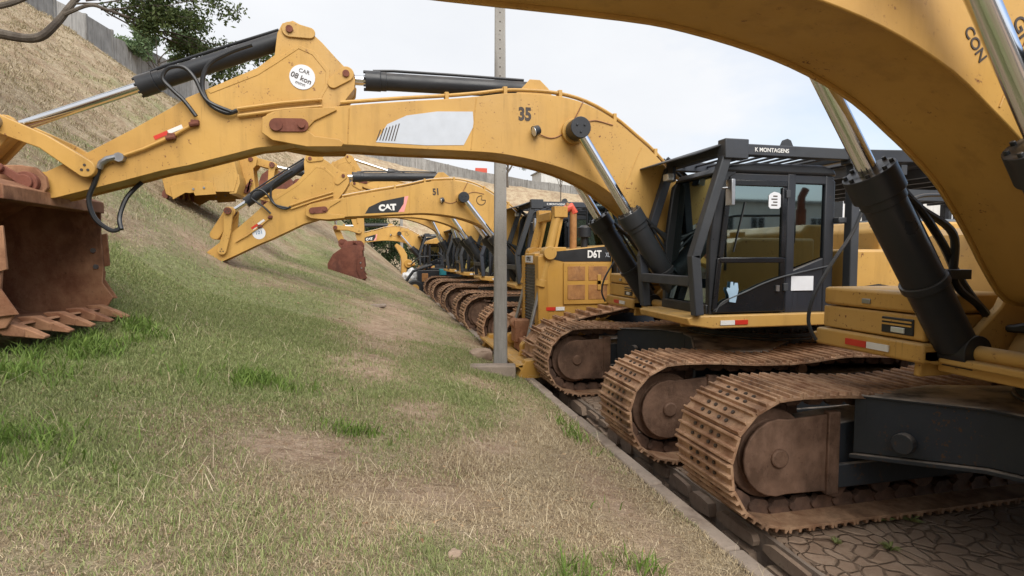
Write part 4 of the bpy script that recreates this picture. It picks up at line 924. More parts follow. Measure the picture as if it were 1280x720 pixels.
            v.add(vs, [(0, 1, 2, 3), (7, 6, 5, 4), (0, 4, 5, 1), (1, 5, 6, 2), (2, 6, 7, 3), (3, 7, 4, 0)]); link('tip', v, bm, t_, .008)
        for y in (-1, 1):       # side cutters
            o = [fk(p) for p in lx([(-3.2, 2.16), (-2.975, 2.22), (-2.94, 1.86), (-3.0, 1.84), (-2.985, 1.78), (-2.99, 1.70), (-2.86, 1.49), (-3.1, 1.45), (-3.22, 1.75)])]
            c_ = link('side_cutter', MB().prism(o, y * (hw + .03), y * (hw + .055)), ymat if bucket == 'yellow' else bm, bk, .005)
            for q in ((-3.09, 2.02), (-3.06, 1.84)):
                p = fk((q[0] - CX, q[1])); link('bolt', MB().cyl((p[0], y * (hw - .02), p[1]), (p[0], y * (hw + .08), p[1]), .028, n=6), 'steel', c_)
    return boom, stick

GRP = 'yellow excavators parked side by side along the drain'
def excavator(x, y, label, **k):
    root = empty('excavator', (x, y, k.pop('z', 0)), label, 'excavator', GRP)
    return root
near = excavator(CX + .08, 2.33, z=.05, label='closest yellow excavator, its arched boom passing overhead at the top right')
make_base(near)
SPEC = [
    (near, None, dict(ba=0, sa=0, ka=0, bucket='rust', mark='LINES', patch=None)),
    ((CX, 6.35), 'yellow excavator numbered 35 with a round white sticker on its stick and a rusty bucket', dict(bucket='rust', ka=-3, num='35', patch='bare', sticker='car', detail=2, mark=None)),
    ((CX - .25, 12.5), 'yellow excavator numbered 51 without a bucket, stick tip resting on the bank', dict(ba=4.4, sa=5.0, ss=1.09, koff=(-.15, .32), bucket=None, num='51', patch='CAT', sticker='101')),
    ((CX - .25, 16.6), 'yellow excavator right behind the one numbered 51, clean yellow bucket on the bank', dict(ba=1.0, sa=-31, ka=-60, bs=1.35, bucket='yellow', patch='CAT', num=None)),
    ((CX - .25, 20.6), 'yellow excavator with its stick hanging down to a dark rusty bucket', dict(ba=-15.4, sa=89, ka=-74, bucket='rust_dark', patch='CAT')),
    ((CX - .25, 24.6), 'fifth yellow excavator along the drain, dark bucket raised against the hillside', dict(ba=-8, sa=-18, ka=-60, bucket='rust_dark', patch=None)),
    ((CX - .9, 31.5), 'farthest yellow excavator, behind the black backhoe, low boom', dict(ba=7, sa=30, ka=0, bucket='rust_dark', patch='CAT')),
]
roots = []
for spec in SPEC:
    pos, lab, kw = spec
    if pos is near: r = near
    else:
        r = excavator(pos[0], pos[1], lab, z=.025); copy_children(near, r)
        if kw.get('num') != '35' :
            for ch in list(r.children):
                for g in list(ch.children):
                    if g.name.startswith('sticker'): bpy.data.objects.remove(g)
    roots.append(r)
for ch in list(near.children):
    for g in list(ch.children):
        if g.name.startswith('sticker'): bpy.data.objects.remove(g)
for r, (pos, lab, kw) in zip(roots, SPEC): make_arm(r, **kw)
e51 = roots[2]
textmesh('number', '51', .26, 'white', [c for c in e51.children if c.name.startswith('cab') and 'guard' not in c.name][0], Vector((-.02, -1.0, 2.5)), (Matrix.Rotation(R(0), 4, 'Z') @ Matrix.Rotation(R(90), 4, 'X')).to_euler(), .008)

# ------------------------------------------------------------------ bulldozer
def dozer():
    r = empty('bulldozer', (4.55, 9.5, 0), 'yellow bulldozer with raised twin lift cylinders, rusty exhaust and louvred side', 'bulldozer')
    ox = -4.55
    def X(*p): return [(x + ox, z) for x, z in p]
    for s in (-1, 1):
        yc = s * .98
        fr = [(2.72 + .42 * math.cos(R(a)), .44 + .42 * math.sin(R(a))) for a in range(270, 105, -15)]
        loop = fr + [(2.66, .87), (3.1, .97), (3.6, 1.06), (4.1, 1.17), (4.6, 1.36)] + [(5.0 + .42 * math.cos(R(a)), 1.13 + .42 * math.sin(R(a))) for a in range(105, -30, -15)] + [(5.62, .62)] + [(5.5 + .36 * math.cos(R(a)), .38 + .36 * math.sin(R(a))) for a in range(10, -91, -20)] + [(5.0, .0), (4.2, .0), (3.4, .0), (3.0, .0)]
        loop = [(x + ox, z + .03) for x, z in loop]
        t = MB(); P, st = shoes(t, loop, yc, .56, .2, .02, .055, 2); tr = link('track', t, 'track', r, .004)
        c = MB(); chain(c, P, st, yc, .09, .09); link('chain', c, 'chain', tr)
        link('idler', MB().cyl((2.72 + ox, yc - .12, .46), (2.72 + ox, yc + .12, .46), .32, n=32).cyl((2.72 + ox, yc - .17, .46), (2.72 + ox, yc + .17, .46), .2, n=24), 'idler', tr, .01)
        link('sprocket', MB().cyl((5.0 + ox, yc - .1, 1.15), (5.0 + ox, yc + .1, 1.15), .33, n=24).cyl((5.0 + ox, yc - .2, 1.15), (5.0 + ox, yc + .2, 1.15), .2, n=24), 'yellow_worn', tr, .01)
        link('track_frame', MB().prism(X((2.7, .35), (5.5, .32), (5.5, .55), (4.9, .62), (3.2, .66), (2.7, .56)), yc - .16, yc + .16), 'frame_dark', tr, .01)
        link('carrier_roller', MB().cyl((3.6 + ox, yc - .2, .84), (3.6 + ox, yc + .2, .84), .1, n=20), 'yellow_worn', tr)
        # fender above the track
        link('fender', MB().prism(X((4.25, 1.55), (5.6, 1.62), (5.6, 1.68), (4.2, 1.62)), yc - .28, yc + .28), 'yellow_worn', r, .01)
        link('push_arm', MB().prism(X((1.95, .12), (4.3, .30), (4.35, .48), (2.1, .42)), s * 1.42 - .09, s * 1.42 + .09), 'yellow_worn', r, .012)
    h = MB(); h.prism(X((2.62, .82), (2.62, 2.0), (2.75, 2.05), (3.88, 2.17), (3.88, .95), (3.4, .7)), -.55, .55)
    hood = link('hood', h, 'yellow_worn', r, .02)
    link('hood_stripe', MB().prism(X((2.78, 1.93), (2.78, 2.04), (3.86, 2.15), (3.86, 1.88), (3.0, 1.88)), -.556, -.551), 'label_black', hood)
    textmesh('lettering', 'D6T', .17, 'white', hood, Vector((3.55 + ox, -.559, 2.0)), facing_y(), .006, sx=.8)
    textmesh('lettering', 'XL', .11, 'sticker', hood, Vector((3.79 + ox, -.559, 1.99)), facing_y(), .0, sx=.6)
    pn = MB().box(3.0 + ox, 3.84 + ox, -.575, -.552, 1.16, 1.86); panel = link('side_panel', pn, 'yellow_worn', hood, .006)
    gq = MB()
    for a, b in ((3.07, 3.38), (3.44, 3.78)):
        for c, d in ((1.24, 1.49), (1.56, 1.80)): gq.box(a + ox, b + ox, -.582, -.574, c, d)
    link('louvre', gq, 'brownbox', panel, .004)
    link('latch', MB().box(3.6 + ox, 3.8 + ox, -.60, -.58, 1.49, 1.56).box(3.6 + ox, 3.66 + ox, -.60, -.58, 1.40, 1.66), 'yellow_worn', panel, .004)
    gr = MB().box(2.585 + ox, 2.625 + ox, -.33, .33, .62, 1.82)
    grille = link('radiator_grille', gr, 'black', r)
    sl = MB()
    for k in range(22): z = .66 + k * .052; sl.box(2.56 + ox, 2.59 + ox, -.32, .32, z, z + .018)
    link('slat', sl, 'frame_dark', grille)
    sh = MB().box(2.56 + ox, 2.74 + ox, -.56, -.34, .55, 1.98).box(2.56 + ox, 2.74 + ox, .34, .56, .55, 1.98).box(2.56 + ox, 2.74 + ox, -.34, .34, 1.83, 2.02).box(2.58 + ox, 3.4 + ox, -.56, .56, .45, .8)
    guard = link('radiator_guard', sh, 'yellow_worn', r, .015)
    link('name_plate', MB().box(2.545 + ox, 2.559 + ox, -.22, .22, 1.86, 1.98), 'sticker_w', guard)
    textmesh('lettering', 'STPLR', .1, 'ink', guard, Vector((2.543 + ox, 0, 1.92)), Euler((R(90), 0, R(-90))), .003)
    link('reflector', MB().box(2.70 + ox, 2.86 + ox, -.565, -.557, 1.06, 1.12), 'red', hood); link('reflector', MB().box(2.87 + ox, 3.02 + ox, -.565, -.557, 1.06, 1.12), 'white', hood)
    link('exhaust', MB().cyl((3.26 + ox, -.3, 2.05), (3.26 + ox, -.3, 2.72), .06, n=16).tube(spline([(3.26 + ox, -.3, 2.68), (3.24 + ox, -.3, 2.78), (3.12 + ox, -.3, 2.84)]), .055, 12), 'brownbox', r)
    link('exhaust_cap', MB().tube([(3.28 + ox, -.3, 2.70), (3.22 + ox, -.3, 2.82), (3.06 + ox, -.3, 2.74)], .075, 8), 'red_orange', r, .01)
    link('air_cleaner', MB().cyl((3.5 + ox, -.2, 2.1), (3.5 + ox, -.2, 2.30), .06).cyl((3.5 + ox, -.2, 2.30), (3.5 + ox, -.2, 2.47), .12, n=24).cyl((3.5 + ox, -.2, 2.47), (3.5 + ox, -.2, 2.51), .10, .05, n=24), 'black', r, .006)
    # cab
    c = MB()
    for y in (-.78, .72):
        c.box(3.9 + ox, 3.98 + ox, y, y + .06, 1.2, 3.02).box(4.62 + ox, 4.72 + ox, y, y + .06, 1.5, 3.02).box(5.3 + ox, 5.4 + ox, y, y + .06, 1.6, 3.02)
        c.box(3.9 + ox, 5.4 + ox, y, y + .06, 2.92, 3.02)
        c.prism(X((3.9, 1.2), (4.3, 1.1), (5.4, 1.6), (5.4, 1.9), (4.66, 1.9), (4.5, 1.42), (4.1, 1.35), (3.95, 1.5)), y, y + .06)
    c.box(3.9 + ox, 5.4 + ox, -.8, .8, 3.0, 3.10).box(3.9 + ox, 3.96 + ox, -.72, .72, 1.2, 2.1).box(5.3 + ox, 5.4 + ox, -.72, .72, 1.6, 2.0)
    cab = link('cab', c, 'black', r, .012)
    for y in (-.765, .765): link('window', MB().prism(X((3.97, 1.5), (4.1, 1.36), (4.5, 1.43), (4.64, 1.9), (4.64, 2.93), (3.97, 2.93)), y - .004, y + .004), 'glass', cab, ang=0); link('window', MB().prism(X((4.71, 1.9), (5.32, 1.9), (5.32, 2.93), (4.71, 2.93)), y - .004, y + .004), 'glass', cab, ang=0)
    link('windscreen', MB().box(3.92 + ox, 3.93 + ox, -.72, .72, 2.1, 2.95), 'glass', cab, ang=0)
    link('seat', MB().box(4.5 + ox, 5 + ox, -.3, .3, 1.5, 1.75).box(4.95 + ox, 5.1 + ox, -.28, .28, 1.7, 2.5), 'seat', cab, .03)
    link('grab_rail', MB().tube(spline([(3.84 + ox, -.85, 1.0), (3.84 + ox, -.86, 1.9), (3.9 + ox, -.85, 2.02)]), .014), 'black', cab)
    link('rear_tank', MB().box(5.4 + ox, 5.95 + ox, -.6, .6, .9, 1.95), 'yellow_worn', r, .03)
    # lift cylinders and their trunnions
    for s in (-1, 1):
        y = s * .47; t0 = Vector((2.93 + ox, y, 2.72)); t1 = Vector((2.36 + ox, y + s * .06, .46)); d = (t1 - t0).normalized(); e = t0 + d * 1.30
        b = MB().cyl(t0, e, .075, n=20).cyl(e - d * .12, e, .09, n=20).cyl(t0, t0 - d * .03, .085)
        m_ = t0 + d * .72; b.cyl(m_ - Vector((0, .13, 0)), m_ + Vector((0, .13, 0)), .11, n=20)
        cc = link('lift_cylinder', b, 'yellow_worn', r, .006)
        link('rod', MB().cyl(e, t1, .034, n=16), 'steel', cc)
        link('clevis', MB().cyl(t1 - Vector((0, .08, 0)), t1 + Vector((0, .08, 0)), .1, n=16).prism(X((2.22, .25), (2.44, .25), (2.42, .5), (2.3, .56)), y + s * .06 - .05, y + s * .06 + .05), 'yellow_worn', cc, .01)
        link('hose_guard', MB().bar(t0 + Vector((.09, 0, .03)), t0 + d * .75 + Vector((.11, 0, 0)), .06, .05).box(t0.x - .09, t0.x + .14, y - .09, y + .09, 2.62, 2.80), 'yellow_worn', cc, .006)
        link('trunnion', MB().box(m_.x - .02, m_.x + .3, y - .08, y + .08, m_.z - .12, m_.z + .10), 'yellow_worn', cc, .012)
    link('cross_tube', MB().box(2.82 + ox, 2.95 + ox, -.36, .36, 2.58, 2.72), 'yellow_worn', r, .01)
    # blade lying low in front
    prof = [(1.98, .34), (2.12, .12), (2.2, -.1), (2.18, -.30), (2.12, -.36), (2.16, -.38), (2.26, -.30), (2.28, -.08), (2.22, .14), (2.08, .37)]
    bl = link('blade', MB().prism(X(*prof), -1.5, 1.5), 'yellow_worn', r, .006)
    link('blade_top', MB().prism(X((1.94, .33), (2.34, .27), (2.35, .30), (1.95, .37)), -1.5, 1.5), 'yellow', bl, .004)
    link('linkage', MB().box(2.3 + ox, 2.6 + ox, .0, .3, .45, .85).box(2.36 + ox, 2.5 + ox, -.2, .35, .3, .55).cyl((2.34 + ox, .05, .78), (2.34 + ox, .25, .78), .09), 'rust', r, .02)
    link('hose', MB().tube(spline([(2.6 + ox, -.6, .75), (2.62 + ox, -.66, .5), (2.5 + ox, -.66, .36), (2.42 + ox, -.6, .5)]), .016), 'rubber', r)
dozer()

# ------------------------------------------------------------------ backhoe, bag, poles
def backhoe():
    r = empty('backhoe', (2.75, 27.6, 0), 'small black backhoe with a yellow roof beyond the excavator tracks', 'backhoe')
    b = MB().box(-.9, 1.9, -.45, .45, .6, 1.1).box(-1.0, .2, -.7, .5, .35, 1.25).box(-.6, .9, -.5, .5, 1.1, 1.35); body = link('body', b, 'black', r, .03)
    c = MB()
    for x in (-.4, .8):
        for y in (-.5, .5): c.box(x - .04, x + .04, y - .04, y + .04, 1.2, 2.5)
    link('cab_frame', c.box(-.4, .8, -.5, .5, 2.45, 2.5), 'black', r, .01)
    link('roof', MB().prism([(-.6, 2.5), (-.5, 2.66), (-.1, 2.8), (.5, 2.8), (.9, 2.68), (1.0, 2.5)], -.62, .62), 'yellow', r, .03)
    link('seat', MB().box(-.1, .4, -.25, .25, 1.3, 1.5).box(.35, .5, -.25, .25, 1.5, 2.1), 'seat', r, .03)
    for x, rr in ((1.5, .62), (-1.15, .4)):
        for y in (-.85, .85):
            w = link('wheel', MB().cyl((x, y - .17, rr), (x, y + .17, rr), rr, n=28), 'rubber', r, .05); link('rim', MB().cyl((x, y - .18, rr), (x, y + .18, rr), rr * .5, n=20), 'yellow', w, .01)
    link('loader_arm', MB().tube([(-.3, -.6, 1.5), (-1.2, -.6, 1.2), (-1.7, -.6, .5)], .07).tube([(-.3, .6, 1.5), (-1.2, .6, 1.2), (-1.7, .6, .5)], .07), 'black', r)
    link('tank', MB().cyl((.2, -.62, 1.0), (.2, -.62, 1.3), .18), 'teal', r, .02)
    link('hose', MB().tube(spline([(-.4, -.5, 1.9), (-.9, -.5, 1.85), (-1.3, -.5, 1.5)]), .03).tube(spline([(0, -.55, 2.1), (.3, -.6, 1.8), (.8, -.55, 1.2)]), .04).tube(spline([(.3, -.55, 2.2), (.5, -.65, 1.9), (1.0, -.55, 1.4)]), .04), 'rubber', r)
    link('engine', MB().box(-.95, -.2, -.35, .35, 1.26, 1.36).box(-.8, -.5, -.72, -.5, .7, 1.1), 'brownbox', r, .02)
backhoe()

def ripper():
    x, y = 1.15, 31.0; z = zat(x, y)
    pts = [(-.35, 1.5), (-.25, 1.62), (-.05, 1.5), (.15, 1.3), (.3, 1.0), (.3, .6), (.25, .1), (.3, -.4), (-.05, -.4), (-.02, .1), (0, .6), (-.05, .95), (-.2, 1.25)]
    r = empty('loader_bucket', (x, y, z), 'yellow curved loader bucket standing on end beside the black backhoe', 'bucket')
    link('shell', MB().prism(pts, -.5, .5), 'yellow', r, .02)
    link('hub', MB().cyl((.35, -.6, .55), (.35, .1, .55), .22).cyl((.7, -.55, .5), (.3, -.55, .5), .1), 'yellow_worn', r, .02)
ripper()

def bag():
    bm = bmesh.new(); bmesh.ops.create_icosphere(bm, subdivisions=4, radius=1)
    for v in bm.verts:
        n = mnoise.noise(v.co * 2.2) * .35 + mnoise.noise(v.co * 6) * .15 + abs(mnoise.noise(v.co * 12)) * .08
        v.co = v.co * (1 + n); v.co.x *= .50; v.co.y *= .45; v.co.z *= .44
    me = bpy.data.meshes.new('plastic_bag'); bm.to_mesh(me); bm.free()
    o = link('plastic_bag', me, 'plastic', None, ang=80); o.location = (1.6, 28.0, zat(1.6, 28.0) + .30)
    tag(o, 'crumpled white plastic sack lying at the foot of the bank', 'sack')
bag()

def pole():
    x, y = 1.78, 8.3; z = zat(x, y) - .2
    r = empty('utility_pole', (x, y, z), 'square grey concrete pole standing by the kerb in front of the bulldozer', 'pole')
    H = 8.4; hs = []
    b = MB(); w0, w1 = .108, .062
    def ring(t): w = w0 + (w1 - w0) * t; return [(-w, -w, H * t), (w, -w, H * t), (w, w, H * t), (-w, w, H * t)]
    vs = ring(0) + ring(1); b.add(vs, [(3, 2, 1, 0), (4, 5, 6, 7), (0, 1, 5, 4), (1, 2, 6, 5), (2, 3, 7, 6), (3, 0, 4, 7)])
    p = link('shaft', b, 'concrete', r, .016)
    h = MB()
    for k in range(26): t = (4.2 + k * .13) / H; h.cyl((.0, -(w0 + (w1 - w0) * t) - .001, H * t), (.0, -(w0 + (w1 - w0) * t) + .02, H * t), .012, n=8)
    link('bolt_hole', h, 'ink', p)
    link('footing', MB().box(-.45, .22, -.48, -.24, .1, .36), 'kerb', r, .02)
    r.rotation_euler.z = R(-12)
    o = empty('lamp_pole', (1.6, 42, 1.0), 'thin distant grey pole in front of the dark hedge', 'pole')
    link('shaft', MB().cyl((0, 0, -1.2), (0, 0, 4.3), .13, .1, n=12), 'concrete', o)
pole()
def brick(x, y, lab, s=(.11, .05, .04), rz=.3, mat='stone'):
    bm = bmesh.new(); bmesh.ops.create_icosphere(bm, subdivisions=3, radius=1.15)
    for v in bm.verts: v.co = Vector([math.copysign(abs(c) ** .62, c) for c in v.co])
    for v in bm.verts:
        v.co *= 1 + .22 * mnoise.noise(v.co * 1.7 + Vector((x, y, 0))); v.co.x *= s[0]; v.co.y *= s[1]; v.co.z *= s[2]
    me = bpy.data.meshes.new('stone'); bm.to_mesh(me); bm.free(); o = link('stone', me, mat, None, .004, 50); o.location = (x, y, zat(x, y) + s[2] * .5); o.rotation_euler.z = rz
    tag(o, lab, 'stone')
brick(1.62, 9.1, 'loose reddish stone block beside the concrete pole', (.17, .13, .1), .2)
brick(-.05, 12.6, 'flat pale stone lying on the dry grass slope', (.17, .1, .04), .5, 'kerb')
brick(.35, 2.75, 'small grey stone in the dry grass near the bottom edge', (.035, .03, .02), .9)

# ------------------------------------------------------------------ wall along the crest
def crest_xy():
    pts = [(-21.5, -20), (-21.2, 10), (-20.8, 40), (-20.6, 52)]
    for a in range(0, 91, 9):
        t = R(180 - a); pts.append((22 + 44 * math.cos(t), 55 + 44 * math.sin(t)))
    pts += [(60, 99), (110, 99)]
    out = [Vector(pts[0])]
    for a, b in zip(pts[:-1], pts[1:]):
        a, b = Vector(a), Vector(b); n = max(1, round((b - a).length / 4.4))
        for k in range(1, n + 1): out.append(a.lerp(b, k / n))
    return out
def boundary_wall():
    r = empty('boundary_wall', (-20.8, 40, 15), 'weathered grey concrete wall of precast panels along the top of the bank', 'wall')
    P = crest_xy(); rr = random.Random(5); base = Vector(r.location)
    run = rr.choice
    mats = []
    for i in range(len(P) - 1):
        a, b = P[i], P[i + 1]; d = (b - a); n = Vector((-d.y, d.x)).normalized() * .07
        za = zat(a.x, a.y); zb = zat(b.x, b.y); h = float(np.interp(a.x, [-16, 5], [3.5, 2.3]))
        vs = [(a.x - n.x, a.y - n.y, za - .7), (b.x - n.x, b.y - n.y, zb - .7), (b.x + n.x, b.y + n.y, zb - .7), (a.x + n.x, a.y + n.y, za - .7)]
        vs += [(x, y, z + .7 + h + (0)) for x, y, z in vs]
        vs = [tuple(Vector(v) - base) for v in vs]
        m = 'concrete_light' if (42 < a.y < 46 and a.x < 0) else ('concrete' if rr.random() < .45 else 'concrete_dark')
        link('wall_panel', MB().add(vs, [(0, 3, 2, 1), (4, 5, 6, 7), (0, 1, 5, 4), (1, 2, 6, 5), (2, 3, 7, 6), (3, 0, 4, 7)]), m, r)
        link('wall_post', MB().box(a.x - .13 - base.x, a.x + .13 - base.x, a.y - .13 - base.y, a.y + .13 - base.y, za - .7 - base.z, za + h + .06 - base.z), 'concrete_dark', r)
boundary_wall()

# ------------------------------------------------------------------ trees and shrubs
def foliage(name, centres, radii, n, size, mat, parent, seed, flat=.75, flatten=1):
    r = np.random.default_rng(seed); C = np.array(centres, float); k = len(C)
    ci = r.integers(0, k, n); d = r.normal(size=(n, 3)); d /= np.linalg.norm(d, axis=1)[:, None]
    rad = np.array(radii)[ci] * r.random(n) ** .45
    pos = C[ci] + d * rad[:, None] * np.array([1, 1, flat])
    a = r.normal(size=(n, 3)); a /= np.linalg.norm(a, axis=1)[:, None]; b = np.cross(a, r.normal(size=(n, 3))); b /= np.linalg.norm(b, axis=1)[:, None]
    s = size * r.uniform(.6, 1.3, n)[:, None]
    V = np.stack([pos - a * s, pos - b * s * .42, pos + a * s, pos + b * s * .42], 1)
    me = bpy.data.meshes.new(name); me.vertices.add(n * 4); me.vertices.foreach_set('co', V.ravel())
    me.loops.add(n * 4); me.loops.foreach_set('vertex_index', np.arange(n * 4, dtype=np.int32)); me.polygons.add(n); me.polygons.foreach_set('loop_start', np.arange(0, n * 4, 4, dtype=np.int32)); me.update(calc_edges=True)
    t = me.attributes.new('tone', 'FLOAT', 'POINT'); tc = r.random(k)[ci] * .5 + r.random(n) * .5; t.data.foreach_set('value', np.repeat(tc, 4))
    me.materials.append(M[mat]); o = bpy.data.objects.new(name, me); COL.objects.link(o); o.parent = parent; return o

def branches(mb, p, d, L_, r, depth, rd, tips, spread=.55, up=.1):
    pts = [p]; q = p.copy(); dd = d.copy()
    for k in range(5):
        dd = (dd + Vector((rd.gauss(0, .12), rd.gauss(0, .12), rd.gauss(up * .4, .1)))).normalized(); q = q + dd * L_ / 5; pts.append(q.copy())
        if depth > 0 and k >= 1 and rd.random() < .75:
            nd = (dd + Vector((rd.gauss(0, spread), rd.gauss(0, spread), rd.gauss(0, spread * .7)))).normalized(); branches(mb, q.copy(), nd, L_ * rd.uniform(.5, .75), r * .5, depth - 1, rd, tips, spread, up)
        if depth <= 1: tips.append(q.copy())
    mb.tube(pts, r, 7 if depth > 1 else 5, r * .45)

def big_tree():
    x, y = -8.2, 8.2; z = zat(x, y); r = empty('tree', (x, y, z), 'leafy tree whose dark bare limb reaches in from the upper left corner', 'tree')
    rd = random.Random(12); mb = MB(); b0 = Vector((0, 0, -.3)); tips = []
    def W(X, Y, Z): return Vector((X - x, Y - y, Z - z))
    mb.tube(spline([b0, Vector((.1, .1, 1.2)), Vector((.3, .3, 2.4)), Vector((.5, .5, 3.2))]), .26, 12, .17)
    # limb positions reaching towards the open side of the bank
    limb = [Vector((.3, .3, 1.6)), W(-6.9, 8.6, 5.0), W(-6.1, 8.8, 5.02), W(-5.4, 8.9, 5.02), W(-4.87, 9, 4.93), W(-4.46, 9, 4.91), W(-4.22, 9, 5.12), W(-4.02, 9.05, 5.45), W(-3.8, 9.1, 5.75)]
    mb.tube(spline(limb), .10, 10, .03)
    L2 = [W(-4.17, 9, 5.22), W(-3.83, 9, 5.40), W(-3.62, 9, 5.37), W(-3.3, 9.1, 5.29), W(-3.0, 9.2, 5.16)]; mb.tube(spline(L2), .028, 8, .014)
    mb.tube(spline([W(-6.1, 8.8, 5.03), W(-5.5, 9.0, 5.2), W(-4.9, 9.1, 5.33), W(-4.5, 9.2, 5.6)]), .06, 8, .03)
    crown = []
    for p, d, L_ in ((W(-3.9, 9.1, 5.5), (.8, .1, .25), 1.0), (W(-3.7, 9.05, 5.38), (.8, .1, .1), .9), (W(-3.4, 9.1, 5.3), (.7, .1, -.45), .75), (W(-3.1, 9.2, 5.2), (.8, .1, -.2), .9), (W(-3.1, 9.2, 5.2), (.9, .1, .12), 1.0), (W(-3.3, 9.1, 5.3), (.7, .2, .45), .8), (W(-3.85, 9.1, 5.7), (.5, .2, .4), .8), (W(-4.05, 9.05, 5.42), (.6, .1, .05), .8), (W(-4.0, 9.05, 5.5), (.3, .1, .5), .7), (W(-3.7, 9.05, 5.4), (.5, .1, -.35), .6), (W(-3.4, 9.1, 5.3), (.2, .2, .5), .7)):
        branches(mb, p, Vector(d).normalized(), L_, .014, 2, rd, crown, .42, -.05)
    up = []
    for k in range(7):
        a = k * .9; branches(mb, Vector((.5, .5, 3.0)), Vector((math.cos(a) * .6, math.sin(a) * .6, .9)).normalized(), 3.2, .09, 2, rd, up, .5, .1)
    link('trunk', mb, 'bark', r)
    foliage('crown', crown, [.16] * len(crown), 11500, .034, 'leaf', r, 3, .8)
    foliage('crown', up, [.42] * len(up), 9000, .075, 'leaf', r, 4)
    return crown
big_tree()

def tree(x, y, h, spread, mat, nleaf, size, label, name='tree', cat='tree', group=None, seed=0, bare=False, z=None, trunk=.12, rad=.5):
    z = zat(x, y) if z is None else z; r = empty(name, (x, y, z), label, cat, group); rd = random.Random(seed); mb = MB(); tips = []
    mb.tube(spline([Vector((0, 0, -.3)), Vector((rd.uniform(-.1, .1), 0, h * .25)), Vector((rd.uniform(-.2, .2), rd.uniform(-.2, .2), h * .5))]), trunk, 9, trunk * .6)
    for k in range(6):
        a = k * 1.05 + rd.random(); branches(mb, Vector((0, 0, h * rd.uniform(.25, .5))), Vector((math.cos(a) * spread, math.sin(a) * spread, 1)).normalized(), h * .5, trunk * .5, 2, rd, tips, .45, .12)
    link('trunk', mb, 'bark', r)
    if nleaf: foliage('crown', tips, [rad * h / 6] * len(tips), nleaf, size, mat, r, seed)
    return r
tree(-20.0, 60, 5.6, 1.0, 'leaf_pale', 8000, .17, 'pale feathery shrub growing in front of the wall behind the bucket cylinder', 'shrub', 'shrub', None, 5, rad=.6)
tree(-13, 86, 6, .7, 'leaf_dry', 1500, .15, 'thin dry tree by the wall behind the stick of the excavator numbered 51', seed=6)
tree(21, 92, 8.5, .8, 'leaf_dark', 1400, .2, 'dark bare limbed tree by the far wall just right of the concrete pole', seed=8, trunk=.22, rad=.4)
tree(29, 88, 7, .6, 'leaf_dry', 250, .12, 'spindly leafless tree on the dry far bank', seed=9, trunk=.1)
tree(34, 84, 6, .7, 'leaf_dry', 150, .12, 'second spindly leafless tree lower on the far bank', seed=10, trunk=.1)
HG = 'dark leafy bushes at the end of the row'
for i, (x, y, h, m, lab) in enumerate([(-.6, 47, 3.6, 'leaf_dark', 'dark bush lowest on the steep bank left of the thin pole'), (.8, 51, 3.9, 'leaf_dark', 'dark bush directly behind the thin distant pole'), (2.6, 54, 4.2, 'leaf_dark', 'broad dark bush behind the farthest excavator boom'),
        (4.6, 55, 4.6, 'leaf_pale', 'bright green bush above the yellow roofed backhoe'), (7, 57, 4.2, 'leaf_dark', 'dark bush seen between the excavator cabs'), (-2.2, 52, 4.0, 'leaf_dark', 'dark bush highest up the bank at the end of the row')]):
    r = empty('bush', (x, y, zat(x, y)), lab, 'bush', HG); rd = random.Random(i); cs = [(rd.uniform(-1.4, 1.4), rd.uniform(-1, 1), rd.uniform(.3, h - .6)) for _ in range(26)]
    link('stem', MB().tube([(0, 0, -.3), (.1, 0, h * .5)], .1, 8, .05).tube([(0, 0, .2), (.6, .2, h * .6)], .06, 6, .03).tube([(0, 0, .3), (-.6, -.2, h * .6)], .06, 6, .03), 'bark', r)
    foliage('foliage', cs, [.62] * 26, 4200, .11, m, r, 40 + i, .9)
# weeds on the paving by the near undercarriage
def weed(x, y, s, lab, grp='small weeds in the joints of the paving'):
    r = np.random.default_rng(int(x * 100)); mb = MB()
    for k in range(int(26)):
        a = r.uniform(0, 6.28); l = s * r.uniform(.5, 1); p0 = Vector((0, 0, 0)); d = Vector((math.cos(a), math.sin(a), r.uniform(.3, 1.3))).normalized(); sd = d.cross(Vector((0, 0, 1))).normalized() * l * .09; e = p0 + d * l; m = p0 + d * l * .5 + Vector((0, 0, l * .1))
        mb.add([p0 - sd * .4, p0 + sd * .4, m + sd, e - Vector((0, 0, l * .15)), m - sd], [(0, 1, 2, 3, 4)])
    me = bpy.data.meshes.new('weed'); me.from_pydata(mb.v, [], mb.f); t = me.attributes.new('tone', 'FLOAT', 'POINT'); t.data.foreach_set('value', r.random(len(mb.v))); me.materials.append(gmat)
    o = bpy.data.objects.new('weed', me); COL.objects.link(o); o.location = (x, y, 0.0); tag(o, lab, 'weed', grp)
weed(3.62, 3.35, .13, 'leafiest weed on the paving below the black undercarriage beam'); weed(3.86, 3.3, .10, 'darker weed deepest in the shade under the beam')
weed(3.35, 3.0, .09, 'low weed between pavers in front of the beam'); weed(3.05, 3.15, .07, 'small weed near the paving edge beside the stones')

